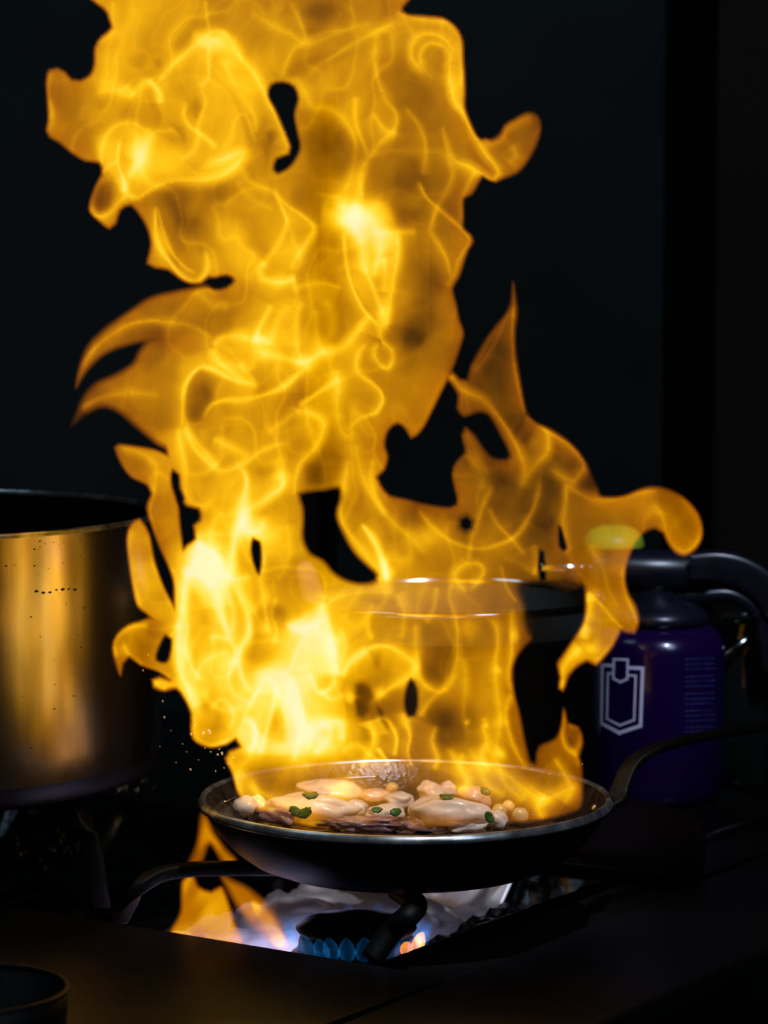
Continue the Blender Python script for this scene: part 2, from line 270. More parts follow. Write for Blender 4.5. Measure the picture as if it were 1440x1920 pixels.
# folds: width, strength, tail(-1..1: soft side), points
LINES = '''
7 .25 .3|213,0 213,50 205,100 200,150 188,175
5 .32 -.3|90,250 92,235 94,200 90,160 98,136
4.5 .5 .5|290,160 318,125 350,95 375,75 395,60 415,58 435,75 455,110 478,135 495,165 508,195 522,225 538,262 543,283 525,291
3 .35 .2|385,0 388,30 394,60
3 .35 .2|392,85 392,120 390,150 372,165
5 .6 .3|278,148 290,160 300,175 302,195
8 .35 .3|180,175 215,165 245,178 270,150 290,160
7 .45 -.3|232,160 242,172 252,180
3 .45 .3|350,190 345,215 355,235 375,250 395,265 408,280
3 .35 -.3|375,165 385,190 375,220 370,240 372,255 360,285 335,298
3.5 .35 .6|190,315 188,280 200,250 220,232 245,228 270,240 300,245 325,243 338,258
8 1.0 .2|240,335 250,315 262,295 272,272 285,245
3 .9 .2|225,262 222,285 222,310 232,335 235,362
3 .4 .2|190,325 205,310 220,302
4.5 .4 .5|192,330 176,360 169,385 173,400 185,405 205,398 225,372 240,365 258,372
5 .4 -.6|240,368 258,372 285,355 320,343 360,340 400,338 430,325 455,300 462,285 450,283 425,292 385,308
4 .6 .4|292,385 293,430 302,465 320,492 340,515 360,526 378,520 388,500 385,475 383,468
2.5 .4 0|296,390 305,430 320,470 345,500 368,515
4 .35 .5|455,310 465,335 490,350 515,362 540,385 570,405 590,425 585,445 560,480 545,510
4 .3 -.4|515,340 520,370 530,395 537,415 525,450 505,480 488,505
5 .75 .4|500,490 488,505 492,520 520,528 555,520
5 .22 .4|445,335 460,360 485,380 515,390
5 .22 -.3|415,110 450,180 475,215 480,250
3 .2 .2|480,270 460,215 442,225 432,262 415,283
4 .25 .5|545,0 560,30 575,78 555,90 540,115 530,145
5 .22 .4|470,20 510,45 550,65 575,80 620,65 660,50 700,42
4 .28 -.5|580,148 590,130 620,110 660,85 710,60 740,45
6 .25 .4|530,147 560,150 570,165 590,200 610,200 640,215 660,245 668,270 665,310 655,345 640,365
6 .28 .5|710,60 705,100 708,140 725,185 745,215 740,245 715,270 700,290 685,310 676,340 675,380
5 .3 .2|668,180 668,230 690,290 690,300
3.5 .25 .2|688,300 680,330 678,370
5 .28 .4|800,150 785,130 770,110 770,85 785,65 810,62 835,72 850,95 845,108 830,88 805,82 790,100 793,125 815,145
5 .42 -.6|840,105 842,150 850,190 868,215 885,250 905,285 925,310 932,325 925,335 905,325 880,310 855,300 848,282
6 .28 .5|740,20 790,35 835,38 860,60 866,110 868,165
4 .2 .3|830,235 838,270 845,300 850,330 835,365 820,390 810,430
3 .32 .3|895,318 880,345 868,375 870,420
3 .35 .3|785,340 800,370 820,388 845,410 870,432 884,452
3 .28 .3|820,390 808,430 825,460 840,490 845,520
5 .3 .3|884,452 870,475 860,490 855,510 840,540
6 .18 .3|905,268 935,266 950,242 975,225 1000,220
8 .2 .3|960,270 970,290 955,310
8 .9 .2|675,380 662,405 672,430 680,455 682,490 683,510
3 .6 .2|645,440 648,480 655,520 668,555 685,585 712,612
6 .6 -.5|742,428 744,470 738,510 730,560 722,610
6 .45 .3|700,432 740,434 782,432
7 .55 .3|722,480 725,510 722,550
4 .6 .2|683,500 700,540 720,590
6 .5 .3|712,430 715,470 700,520
3 .2 .2|590,362 620,368 640,370
5 .5 .4|722,600 715,620 718,640 735,655 737,675 728,692 712,685 702,670 700,655 712,640
3.5 .45 .5|690,645 675,660 670,690 680,705 695,715 715,735 718,755 705,775 690,780 675,785 650,810
5 .6 .3|510,570 500,590 485,620 480,645
4 .4 .4|570,565 558,590 557,630 560,660 568,675
6.5 .6 .3|475,655 510,665 540,672 570,678 605,660 640,650 665,625 685,600 700,590
4 .3 -.4|590,580 592,620 600,650 610,665
6 .35 .4|400,650 410,635 440,625 470,630
5 .4 .4|400,650 410,675 440,700 460,712 485,725
4.5 .6 -.5|345,800 345,740 355,710 375,690 400,695 430,710 460,720 480,722
3.5 .6 .3|380,785 395,760 420,750 460,748 495,740 530,725 560,700 572,690
4 .35 .3|450,680 465,700 480,718
3 .45 .2|560,760 590,740 620,720 638,710
6 .5 .4|632,690 637,720 635,760 640,800 650,815 668,805
5 .5 .5|555,765 580,772 605,785 608,810 590,845 565,870 555,900 553,930
6 .3 .4|500,810 530,790 560,765
4 .55 .4|350,790 360,830 385,860 410,880 430,880 455,868 480,850 510,835 540,830
4 .4 .4|345,800 380,840 410,875
6 .45 -.3|330,800 340,850 345,890 348,925 360,945 385,950 400,935
5 .35 .3|400,820 430,835 460,850 470,855
5 .85 .3|453,875 463,900 460,930 455,970 445,1000 437,1050 440,1080
6 1.0 .3|530,880 532,910 510,930 490,945 470,955 458,970 462,990 485,995 492,975
5 .35 .4|285,930 290,900 290,875 270,855 240,845 222,840
5 .25 .5|143,715 150,690 170,660 200,630 240,608 280,600 330,603 370,615 400,635
6 .22 .3|365,540 380,555 400,570 430,575
5 .2 .3|150,765 190,745 240,735 300,740
7 .35 .4|668,830 675,870 690,910 710,945 740,980 775,1010 800,1040
6 .35 .5|655,860 650,900 640,940 642,975 665,1010 690,1040 708,1065
5 1.1 .2|678,982 700,1010 712,1035 722,1065 727,1090
4 .28 .3|700,860 698,900 705,930 725,965
3.5 .35 .6|850,700 840,720 815,765 790,810 778,820
4 .32 .5|965,570 962,620 966,680 975,730 985,775
4 .12 .5|955,580 940,620 920,660 890,700
4.5 .28 .4|850,700 862,725 880,735 910,750 935,780 955,810 975,845 985,880 978,920
5 .28 .5|985,780 1020,800 1030,820 1028,850 1010,870 990,895 978,915
4 .3 .5|1005,795 1035,812 1070,835 1098,870 1090,890 1075,905 1060,900 1030,880
3 .3 .4|785,955 815,990 850,1015 895,1028 935,1020 970,1000 1000,950 1010,910 1012,880
3 .3 .3|925,910 910,940 895,980 885,1010 880,1050
3 .2 .3|915,950 935,985 960,1010 985,1040
6 .25 .3|865,810 870,845 890,865 905,890 910,920
4 .32 .4|1062,905 1062,940 1058,980 1062,1020 1070,1035
5 .28 .5|1062,905 1090,925 1120,935 1160,933 1200,922 1235,920
6.5 .28 .5|1225,940 1245,970 1252,1000 1268,1025 1290,1030 1310,1010 1312,985 1300,955 1275,930
5 .3 .4|1205,1000 1190,1020 1178,1055 1172,1085
5 .35 .5|1178,1060 1172,1090 1177,1120 1190,1150 1195,1170 1188,1183
4 .35 .5|1100,1110 1120,1125 1150,1160 1170,1180
7 .5 .3|1100,1110 1108,1140 1100,1170 1095,1200
4 .3 .3|1165,1182 1150,1205 1130,1230 1115,1243
5 .5 .3|1090,1215 1070,1235 1055,1260 1051,1290
5 .28 .5|875,1112 856,1095 850,1080 860,1062 885,1053 905,1060 907,1078 890,1100 880,1112
4 .3 .5|850,1090 845,1120 855,1160 860,1200 858,1240 845,1275 830,1290
5 .45 .4|780,1170 783,1220 785,1260 800,1285 825,1295 840,1285 855,1260
4 .35 .3|838,1288 805,1318 788,1345
3 .22 .3|940,1060 950,1100 970,1130
5 .7 .4|370,1018 385,1040 405,1065 432,1078
12 .7 .3|372,1035 390,1070 408,1100 415,1140
5 .7 .3|412,1110 418,1150 426,1180 433,1203
8 1.0 -.4|352,1060 343,1100 336,1160 331,1220 336,1260 348,1290 365,1330
4 .7 .4|432,1075 452,1120 466,1150 468,1190 452,1215 450,1250 460,1280 475,1300
4 .4 .3|440,1050 446,1080 456,1110 480,1150
4.5 .55 .4|495,1030 495,1060 490,1090 495,1110 500,1150 505,1190
8 .8 .4|540,1165 560,1175 590,1160 605,1140 612,1160 622,1200 632,1240 636,1270
4 .6 .3|568,1200 552,1235 540,1260 520,1270
9 .7 .3|555,1375 600,1352 640,1355 646,1390
5 .6 .4|360,1340 362,1380 380,1395 400,1398 425,1390 440,1385
5 .4 .3|365,1280 375,1250 395,1230 430,1220
5 .6 .3|545,1265 550,1300 560,1340 575,1370
6 .5 .3|470,1340 482,1380 470,1420 450,1450 444,1490
5 .55 .4|635,1272 660,1232 690,1215 720,1210 750,1220 780,1245 770,1270 735,1290 705,1310 690,1330
3 .8 .2|708,1403 730,1432
6 .5 .3|690,1350 705,1385 690,1420 680,1440
5 .3 .5|595,1112 620,1120 680,1108 740,1108
5 .35 .4|962,1140 962,1180 960,1230 955,1270 970,1310 985,1350 1000,1400 1002,1425
6 .35 .4|905,1150 930,1170 935,1200 930,1250 935,1300 940,1350 935,1400 960,1430
5 .2 .4|870,1230 875,1280 870,1340 880,1380
4 .5 .3|1060,1330 1055,1370 1062,1400 1085,1420 1088,1440
4 .35 .4|1065,1358 1088,1365 1091,1390 1080,1410 1068,1405
8 .42 .4|870,1440 910,1430 950,1450 990,1480 1020,1495 1060,1480 1085,1465
6 .5 .3|1025,1490 1012,1515 1022,1538
6 .35 .4|840,1400 860,1430 880,1460 868,1480 845,1478
4 .45 .5|425,1425 440,1455 453,1498
5 .4 .4|470,1450 480,1480 500,1510 560,1545 640,1555
6 .3 .4|880,1400 900,1430 915,1470 950,1490
5 .4 .4|245,990 240,1040 248,1100 262,1140
4 .25 .4|280,1000 300,1080 325,1140
4 .42 .5|217,1235 212,1205 225,1185 250,1172 280,1170
4 .42 .4|232,1205 245,1230 270,1248 300,1258 322,1272
5 .5 .3|287,1278 300,1282 312,1292
4 .35 .4|338,1170 320,1195 312,1215
5 .3 .4|420,960 400,985 395,1010 405,1040
6 .3 .4|540,980 545,1020 540,1060 520,1090
4 .25 .4|640,1180 650,1210 640,1240
5 .3 .4|700,1130 690,1170 700,1200
5 .25 .4|745,1110 760,1150 755,1200
4 .25 .4|820,1100 815,1140 800,1170
5 .3 .4|380,1290 400,1320 430,1330 460,1320
6 .4 .4|440,1230 430,1270 440,1300 480,1320
5 .4 .3|600,1290 620,1310 650,1300
5 .3 .3|1000,1020 1010,1050 1000,1080
4 .2 .4|1105,1020 1130,1060 1140,1100 1160,1140
6 .25 .4|700,210 720,240 745,250
5 .2 .4|760,200 790,240 800,280 795,330
5 .2 .3|610,560 625,590 620,630 600,645
5 .25 .3|505,650 520,600 540,570
4 .7 .4|404,1036 418,1070 440,1084 470,1080
4 .6 .4|432,1075 428,1110 440,1150 436,1190
3.5 .6 .3|390,1197 410,1192 430,1200 442,1215 440,1250
4 .6 .5|462,1330 480,1300 500,1270 520,1290 512,1330 498,1380 490,1420
4 .6 .4|540,1270 560,1310 568,1350 560,1400 550,1430
4 .55 .5|456,1345 470,1352 480,1370 476,1400 460,1410
4 .6 .4|600,1352 620,1368 612,1395 590,1415
4 .55 .4|536,1170 560,1178 590,1170 612,1155
3.5 .5 .4|640,1270 650,1250 668,1235 690,1220
4 .5 .4|580,1260 590,1285 600,1300 618,1290 630,1270
4 .5 .4|700,1350 720,1345 735,1360 745,1385 740,1420
4 .45 .4|760,1350 770,1380 765,1410 775,1440
4 .4 .4|395,1330 410,1310 430,1320 440,1345 430,1370
4 .45 .4|340,1130 352,1170 350,1210 360,1250 380,1275
4 .4 .5|820,1360 812,1390 822,1420 815,1445
4 .4 .4|905,1360 915,1390 905,1420 920,1445
4 .4 .5|960,1300 950,1340 958,1380 975,1420 990,1440
4 .4 .4|640,1410 660,1395 680,1400 700,1420 720,1425
3 .4 .4|520,1120 510,1150 520,1180 515,1210
8 .35 .3|455,1440 470,1470 500,1490 540,1505 600,1515
9 .4 .3|600,1490 640,1500 680,1520 690,1535
8 .35 .3|640,1460 665,1480 700,1490 740,1485
7 .35 .4|560,1540 620,1548 700,1545
8 .3 .3|770,1535 810,1548 860,1545
6 .35 .4|870,1410 865,1440 880,1470 860,1490
6 .3 .4|910,1390 935,1430 950,1470 985,1500
5 .4 .4|1040,1420 1060,1450 1075,1480 1060,1510
5 .3 .3|545,540 600,530 640,540
'''
SPOTS = '''
393,78,22,12,.9 410,105,28,26,.3 262,298,13,26,.8 235,350,10,14,.3 668,408,22,16,1.0 665,430,14,18,.6 690,425,24,20,.5 640,400,18,16,.4
488,636,12,10,.8 570,680,14,12,.7 607,660,14,10,.4 718,590,10,18,.6 470,985,20,15,.7 455,970,12,22,.4 527,890,9,18,.5 722,1075,9,20,.6
380,1050,26,32,.7 372,1030,10,18,.4 600,1195,40,40,.4 515,1275,45,30,.4 540,1400,60,22,.4 590,1380,40,22,.3 715,1303,9,9,.6 660,1305,7,7,.6 757,1347,9,9,.6
345,1240,9,22,.4 370,1330,8,14,.4 315,1283,12,8,.4 293,1277,6,6,.4 560,1180,30,14,.4 880,1180,16,14,.35 965,1192,6,10,.4 930,1257,6,6,.4 940,1352,14,8,.2 875,1356,4,4,.5 910,1356,4,4,.5
1105,1120,8,8,.4 1098,1180,8,8,.4 1100,1220,22,18,.3 1108,1213,7,7,.3 1055,1290,6,10,.4 935,1412,8,8,.6 800,1005,22,16,.25 780,870,8,8,.1
490,1005,30,20,.2 430,1140,20,30,.2 895,1020,14,8,.1
'''

# overlapping panes of flame: softness, luminosity, outline
FILLS = """
14 .85|371,1011 404,1036 435,1056 439,1084 418,1119 435,1195 425,1195 401,1147 380,1091 345,1084 338,1070 362,1049
12 .55|536,1169 564,1154 602,1126 616,1147 626,1188 635,1237 633,1268 578,1258 540,1258 564,1195 543,1185
14 .7|487,1258 543,1258 557,1275 564,1313 574,1345 564,1407 540,1410 526,1327 508,1303 474,1313 453,1348 449,1379 467,1327
10 .7|564,1358 588,1365 606,1351 647,1348 647,1390 633,1390 626,1369 595,1376 578,1414 553,1417 480,1414 480,1397 543,1390
8 -.4|512,1324 526,1327 540,1355 540,1390 515,1393 487,1376 480,1365 501,1355
12 -.4|354,1098 376,1112 401,1174 387,1206 359,1251 342,1223 349,1154
12 -.35|470,1147 508,1126 543,1147 543,1188 522,1240 494,1251 467,1268 456,1244 467,1202
12 -.25|369,1292 404,1251 439,1258 449,1292 453,1338 439,1372 404,1379 369,1362
9 -.55|665,1282 692,1282 703,1310 682,1348 668,1345
7 -.45|706,1320 717,1331 731,1362 727,1376 713,1352
8 -.3|699,1223 717,1223 710,1254 699,1251
6 .5|668,1358 710,1348 731,1376 710,1379 699,1397 692,1369
7 -.22|368,183 382,204 368,228 358,204
9 -.25|320,232 344,239 354,263 347,274 330,256
7 -.2|497,246 521,242 521,263 504,270
7 -.25|285,110 302,107 306,128 292,131
6 .12|299,353 337,340 386,340 434,326 458,294 462,256 427,169 358,135 288,169 302,222 274,256 233,228 195,256 188,294 202,322 233,364 261,378
14 -.16|302,357 393,343 441,333 462,371 427,378 393,395 358,447 330,430 316,395
8 -.2|184,343 208,343 208,388 188,402 174,385
10 -.10|958,540 968,600 974,700 990,780 1000,850 960,850 940,800 900,740 870,720 880,690 930,610
8 -.18|1005,883 1056,908 1049,970 1027,992 990,978 983,959 1009,923
7 -.15|980,813 1001,803 1005,817 990,835 976,832
6 -.1|1038,828 1063,843 1085,861 1071,886 1045,876 1034,850
9 -.28|965,1091 1100,1096 1095,1140 1085,1180 1060,1205 1010,1205 985,1180 975,1130
10 -.14|820,1205 855,1210 858,1245 835,1285 800,1280 785,1240 795,1210
10 -.12|800,1300 835,1320 870,1320 880,1370 850,1400 810,1380
10 -.15|580,820 640,790 640,900 580,915 568,880
9 -.10|760,590 790,590 805,620 790,660 765,680 750,640
9 -.12|600,720 585,700 600,690 612,715 580,735 565,745
10 -.12|365,720 390,715 400,750 385,785 360,790 352,755
10 .12|640,380 720,380 745,430 742,520 722,600 690,580 650,500
10 -.12|745,300 790,300 810,360 790,410 750,420 730,370
12 -.14|590,230 640,225 668,270 650,330 600,340 570,290
10 -.12|560,20 620,0 660,30 610,60 580,65
8 -.12|545,120 600,100 640,95 600,130 560,145 540,145
6 .12|400,635 440,625 475,640 480,690 440,700 410,680
8 .12|480,640 500,590 512,565 555,560 565,650 540,672 505,665
8 -.2|430,1100 445,1110 462,1160 455,1200 440,1190 432,1140
10 -.16|650,1110 730,1112 780,1170 770,1205 720,1200 650,1215 640,1160
10 -.12|700,955 760,985 800,1040 760,1050 720,1010
"""

def build_field():
    S = {k: sdf(P(v[1])) for k, v in OUTS.items()}
    M = np.zeros(XX.shape)
    for k, (s, _) in OUTS.items():
        t = np.clip((S[k]+s*.5)/(s*1.6), 0, 1); t = t*t*(3-2*t)
        M = 1-(1-M)*(1-t)
    DM = np.max(np.stack(list(S.values())), 0)
    for s, p in HOLES:
        d = sdf(P(p)); t = np.clip((d+s)/(s*1.8), 0, 1); t = t*t*(3-2*t)
        M *= 1-(.75 if s == 9 else .995)*t
    # smooth base
    c = np.array([[float(q) for q in a.split(',')] for a in BASE.split()])
    num = np.zeros(XX.shape); den = np.full(XX.shape, 1e-6)
    for x, y, v in c:
        w = 1/((((XX-x)**2+(YY-y)**2)/700.)**1.6+.25)
        num += w*v; den += w
    B = num/den
    wx = XX+26*vnoise(XX, YY, 90, 1)+10*vnoise(XX, YY, 37, 2); wy = YY+26*vnoise(XX, YY, 90, 3)+10*vnoise(XX, YY, 37, 4)
    r1 = 1-np.abs(vnoise(wx, wy*.6, 62, 5)); r2 = 1-np.abs(vnoise(wx+60, wy*.65, 33, 6))
    r1 = np.clip((r1-.55)/.45, 0, 1)**3.2; r2 = np.clip((r2-.6)/.4, 0, 1)**3
    V = B*(.92+.22*vnoise(wx, wy*.6, 55, 7)+.10*vnoise(wx, wy*.7, 24, 8))-.05+.24*r1*B+.09*r2*B
    for ln in FILLS.strip().splitlines():
        a, p = ln.split('|'); w, s = [float(q) for q in a.split()]
        if s > .3: s *= .55; w *= .8
        if s < 0: w *= 1.5; s *= .68
        t = np.clip((sdf(P(p))+w*.4)/(w*1.3), 0, 1); V = V+s*t*t*(3-2*t)*(.85+.3*vnoise(XX, YY, 28, 21))
    V = np.maximum(V, .04)
    V *= 1+.13/(1+np.exp((XX-900)/25))
    for x, y, a, b, k in ((965, 840, 95, 170, .30), (790, 330, 80, 130, .20), (800, 640, 60, 110, .14), (600, 300, 50, 60, .12), (1030, 1120, 70, 90, .25), (960, 1280, 60, 90, .10), (830, 1330, 60, 70, .15), (330, 640, 60, 60, .12), (960, 270, 60, 50, .2)):
        V *= 1-k*np.exp(-.5*(((XX-x)/a)**2+((YY-y)/b)**2))
    V *= 1+.14*np.exp(-.5*(((XX-500)/170)**2+((YY-1230)/190)**2))
    for ln in LINES.strip().splitlines():
        a, p = ln.split('|'); w, s, tail = [float(q) for q in a.split()]; w *= 1.15; tail *= 1.2
        q = crom(P(p), 8); m = 60
        x0, y0 = q.min(0)-m; x1, y1 = q.max(0)+m
        j0, j1 = np.searchsorted(GX, [x0, x1]); i0, i1 = np.searchsorted(GY, [y0, y1])
        X = XX[i0:i1, j0:j1]; Y = YY[i0:i1, j0:j1]
        d, sd, T = dist_line(q, X, Y)
        tp = np.clip(np.minimum(T, 1-T)/.14, 0, 1); tp = .15+.85*tp*(2-tp)
        ww = w*(.9+.5*vnoise(X, Y, 45, 9))
        side = np.where(sd*np.sign(tail+1e-9) > 0, 1.0, 0.0)
        prof = .72*np.exp(-(d/ww)**2*.5)+abs(tail)*1.0*side*np.exp(-d/(w*5.0))+.22*np.exp(-d/(w*2.6))
        prof *= .78+.35*vnoise(X, Y, 60, 10)
        V[i0:i1, j0:j1] += s*tp*prof
    for a in SPOTS.split():
        x, y, rx, ry, s = [float(q) for q in a.split(',')]
        dx = (XX-x)+5*vnoise(XX, YY, 16, 12); dy = (YY-y)+5*vnoise(XX, YY, 16, 13)
        V += s*np.exp(-.5*((dx/rx)**2+(dy/ry)**2))
    V = np.clip(V, 0, None)*M
    return V, S, DM

TV = [0, .25, .5, .8, 1.1, 1.5, 2.0, 3.0]
def flame_rgb(v, m=1.0):
    v = v*1.12
    return np.stack([np.interp(v, TV, [0, .25, .5, .8, 1.05, 1.2, 1.3, 1.45]),
                     np.interp(v, TV, [0, .066, .158, .35, .53, .72, .86, .95])+m*np.interp(v, TV, [0, .020, .034, .022, .008, 0, 0, 0]),
                     np.interp(v, TV, [0, 0, 0, .001, .004, .035, .17, .50])], -1)
# ---------------------------------------------------------------- materials
M = {}
M['deck'] = mat('dull_steel_deck', (.013, .012, .0135), .42, .2, .4, 9, .5, rough2=.3, bump=.05, bump_scale=30)
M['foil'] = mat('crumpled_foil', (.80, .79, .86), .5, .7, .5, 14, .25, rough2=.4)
M['shadefoil'] = mat('shade_dark_foil', (.13, .14, .16), .33, 1, .5, 18, .8, rough2=.22)  # same foil in a darker colour, shade put into the tint
M['iron'] = mat('black_cast_iron', (.007, .0065, .0065), .52, 0, .3, 40, .5, bump=.15, bump_scale=200)
M['cap'] = mat('burner_cap_iron', (.008, .007, .007), .6, 0, .3, 40, .5)
M['brass'] = mat('burner_ring_metal', (.05, .045, .045), .45, .8, .5, 60, .4)
M['panout'] = mat('blackened_pan_steel', (.008, .0075, .007), .55, .05, .1, 22, .6, rough2=.33, bump=.12, bump_scale=90)
M['panin'] = mat('oiled_pan_interior', (.035, .028, .024), .3, .2, .5, 120, .7, rough2=.15, bump=.3, bump_scale=260)
M['rim'] = mat('worn_pan_rim_steel', (.72, .75, .80), .32, .9, .5, 45, .7, rough2=.22)
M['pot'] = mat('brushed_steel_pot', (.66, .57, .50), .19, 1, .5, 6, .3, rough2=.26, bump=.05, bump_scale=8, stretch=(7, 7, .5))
M['potin'] = mat('stockpot_interior_steel', (.06, .06, .065), .3, 1, .5, 8, .5)
M['sauce'] = mat('brown_oily_sauce', (.10, .05, .025), .12, 0, .6, 70, .8, bump=.5, bump_scale=150)
M['steel'] = mat('saucepan_steel', (.30, .31, .33), .22, 1, .5, 10, .3)
M['grey'] = mat('dull_grey_steel', (.06, .072, .07), .42, .4, .5, 12, .35)
M['darkened'] = mat('darkened_pot_steel', (.02, .02, .022), .38, .5, .5, 10, .5)  # dark colour stands in for steel that catches no light
M['wall'] = mat('dark_teal_wall', (.030, .052, .060), .6, 0, .2, 2.2, .5)
M['wallbrown'] = mat('dark_brown_panel', (.028, .019, .017), .6, 0, .3, 3, .4)
M['black'] = mat('black_gap', (.002, .002, .002), .8, 0, .1, 3, .3)
M['floor'] = mat('dark_floor_tile', (.012, .012, .014), .5, 0, .3, 4, .5)
M['can'] = mat('purple_canister_paint', (.014, .0015, .055), .2, .2, .6, 3, .35, coat=.4)
M['logo'] = mat('pale_lilac_print', (.85, .76, .95), .5, 0, .3, 40, .1)
M['text'] = mat('faint_blue_print', (.06, .07, .30), .5, 0, .3, 90, .6)
M['rubber'] = mat('black_torch_plastic', (.007, .008, .016), .3, 0, .6, 30, .4)
M['chrome'] = mat('bright_metal', (.75, .75, .78), .12, 1, .5, 20, .1)
M['lime'] = mat('yellow_green_plastic', (.42, .52, .03), .4, 0, .4, 20, .2)
M['ivory'] = mat('pale_handle', (.75, .56, .46), .5, 0, .4, 30, .15)
M['shield'] = mat('brown_black_sheet_steel', (.003, .0022, .002), .5, .1, .25, 30, .5, bump=.06, bump_scale=80)
M['glass'] = mat('green_grey_glass', (.16, .19, .17), .06, 0, .5, 5, .1, trans=.95, ior=1.45)
M['meat'] = mat('pale_chicken', (.80, .70, .60), .28, 0, .6, 55, .3, col2=(.74, .56, .42), bump=.35, bump_scale=120, coat=.35, sss=.25)
M['squid'] = mat('white_squid', (.82, .76, .68), .22, 0, .6, 40, .2, col2=(.70, .56, .42), bump=.2, bump_scale=90, coat=.5, sss=.25)
M['pink'] = mat('pinkish_shrimp', (.70, .50, .38), .32, 0, .6, 70, .3, col2=(.50, .30, .20), bump=.3, bump_scale=140, coat=.4, sss=.2)
M['corn'] = mat('yellow_corn', (.80, .58, .22), .3, 0, .6, 70, .2, coat=.4, sss=.2)
M['purple'] = mat('purple_brown_onion', (.16, .07, .08), .28, 0, .6, 80, .5, col2=(.35, .22, .20), coat=.4)
M['herb'] = mat('green_herb', (.07, .20, .02), .4, 0, .5, 90, .5)
M['oil'] = mat('hot_oil_drop', (.95, .88, .75), .12, 0, .8, 90, .1, coat=.6)

def flame_mat(name, noise_scale=30, lo=.9):
    m = bpy.data.materials.new(name); m.use_nodes = True
    nt = m.node_tree; N = nt.nodes; L = nt.links; N.clear()
    out = N.new('ShaderNodeOutputMaterial'); add = N.new('ShaderNodeAddShader')
    em = N.new('ShaderNodeEmission'); tr = N.new('ShaderNodeBsdfTransparent')
    at_ = N.new('ShaderNodeAttribute'); at_.attribute_name = 'glow'; at_.attribute_type = 'GEOMETRY'
    tc = N.new('ShaderNodeTexCoord'); nz = N.new('ShaderNodeTexNoise'); nz.inputs['Scale'].default_value = noise_scale; nz.inputs['Detail'].default_value = 3
    L.new(tc.outputs['Object'], nz.inputs['Vector'])
    mr = N.new('ShaderNodeMapRange'); L.new(nz.outputs['Fac'], mr.inputs[0])
    mr.inputs[1].default_value = .3; mr.inputs[2].default_value = .7; mr.inputs[3].default_value = lo; mr.inputs[4].default_value = 2-lo
    L.new(at_.outputs['Color'], em.inputs['Color']); L.new(mr.outputs[0], em.inputs['Strength'])
    L.new(em.outputs[0], add.inputs[0]); L.new(tr.outputs[0], add.inputs[1]); L.new(add.outputs[0], out.inputs['Surface'])
    return m
M['flame'] = flame_mat('glowing_flame')
M['blueflame'] = flame_mat('blue_gas_flame', 200, .7)

# ---------------------------------------------------------------- room
def box_obj(name, x0, x1, y0, y1, z0, z1, m, label=None, parent=None, bev=0, kind='structure', cat=None):
    bm = bmesh.new(); bmesh.ops.create_cube(bm, size=1)
    for v in bm.verts: v.co = Vector(((x0+x1)/2+v.co.x*(x1-x0), (y0+y1)/2+v.co.y*(y1-y0), (z0+z1)/2+v.co.z*(z1-z0)))
    if bev: bmesh.ops.bevel(bm, geom=list(bm.edges), offset=bev, segments=3, affect='EDGES')
    o = link(name, bm, m, parent, smooth=False)
    if kind: o['kind'] = kind
    if label: o['label'] = label
    if cat: o['category'] = cat
    return o
WY = 1.15
xa = at(1240, 900, WY).x; xb = at(1335, 900, WY).x
box_obj('wall_back', -3, xa, WY, WY+.1, -.9, 2.4, M['wall'], 'dark teal kitchen wall behind the flames')
box_obj('trim_1', xa, xb, WY+.03, WY+.1, -.9, 2.4, M['black'], 'black vertical gap in the back wall')
box_obj('wall_right', xb, 3, WY-.02, WY+.1, -.9, 2.4, M['wallbrown'], 'dark brown wall panel right of the black gap')
xp0 = at(598, 950, WY).x; xp1 = at(632, 950, WY).x
box_obj('trim_2', xp0, xp1, WY-.03, WY, -.9, .62, M['black'], 'dark upright strip on the back wall behind the flames')
box_obj('floor', -3, 3, -3, WY+.1, -1.0, -.9, M['floor'], 'dark kitchen floor under the stove')

# ---------------------------------------------------------------- stove
stove = tag(empty('stove', st(-.4, .1, -.9)), 'dark steel gas range top with a foil lined burner tray and front deck', 'stove')
def deck(name, a0, a1, b0, b1, z1=0, bev=.003, m='deck'):
    bm = bmesh.new(); prism(bm, [stxy(a0, b0), stxy(a1, b0), stxy(a1, b1), stxy(a0, b1)], -.06, z1, bev)
    return link(name, bm, M[m], stove, smooth=False)
G = .0012
deck('front_deck', -1.0, -G, -.42, 0)
deck('side_deck', G, .143, -.42, .75, bev=.008)
deck('rear_deck', -1.0, -G, .355, .75)
d_ = deck('body', -.98, .12, -.40, .73, z1=-.061, bev=0, m='black'); 
for v in d_.data.vertices:
    if v.co.z > .7 and v.co.z < .8401: pass
# pull the body down to the floor
zs = [v.co.z for v in d_.data.vertices]; zmin = min(zs)
for v in d_.data.vertices:
    if v.co.z < zmin+1e-4: v.co.z = 0.0
    else: v.co.z = .9-.075
deck('tray_side', -.060, -G*2, .001, .353, z1=-.010, bev=.002, m='iron')
# raised bead along the seam on the rear right deck
bm = bmesh.new(); tube(bm, [st(-.056, .39, .002), st(-.056, .74, .002)], .003, 8); link('deck_seam', bm, M['steel'], stove)

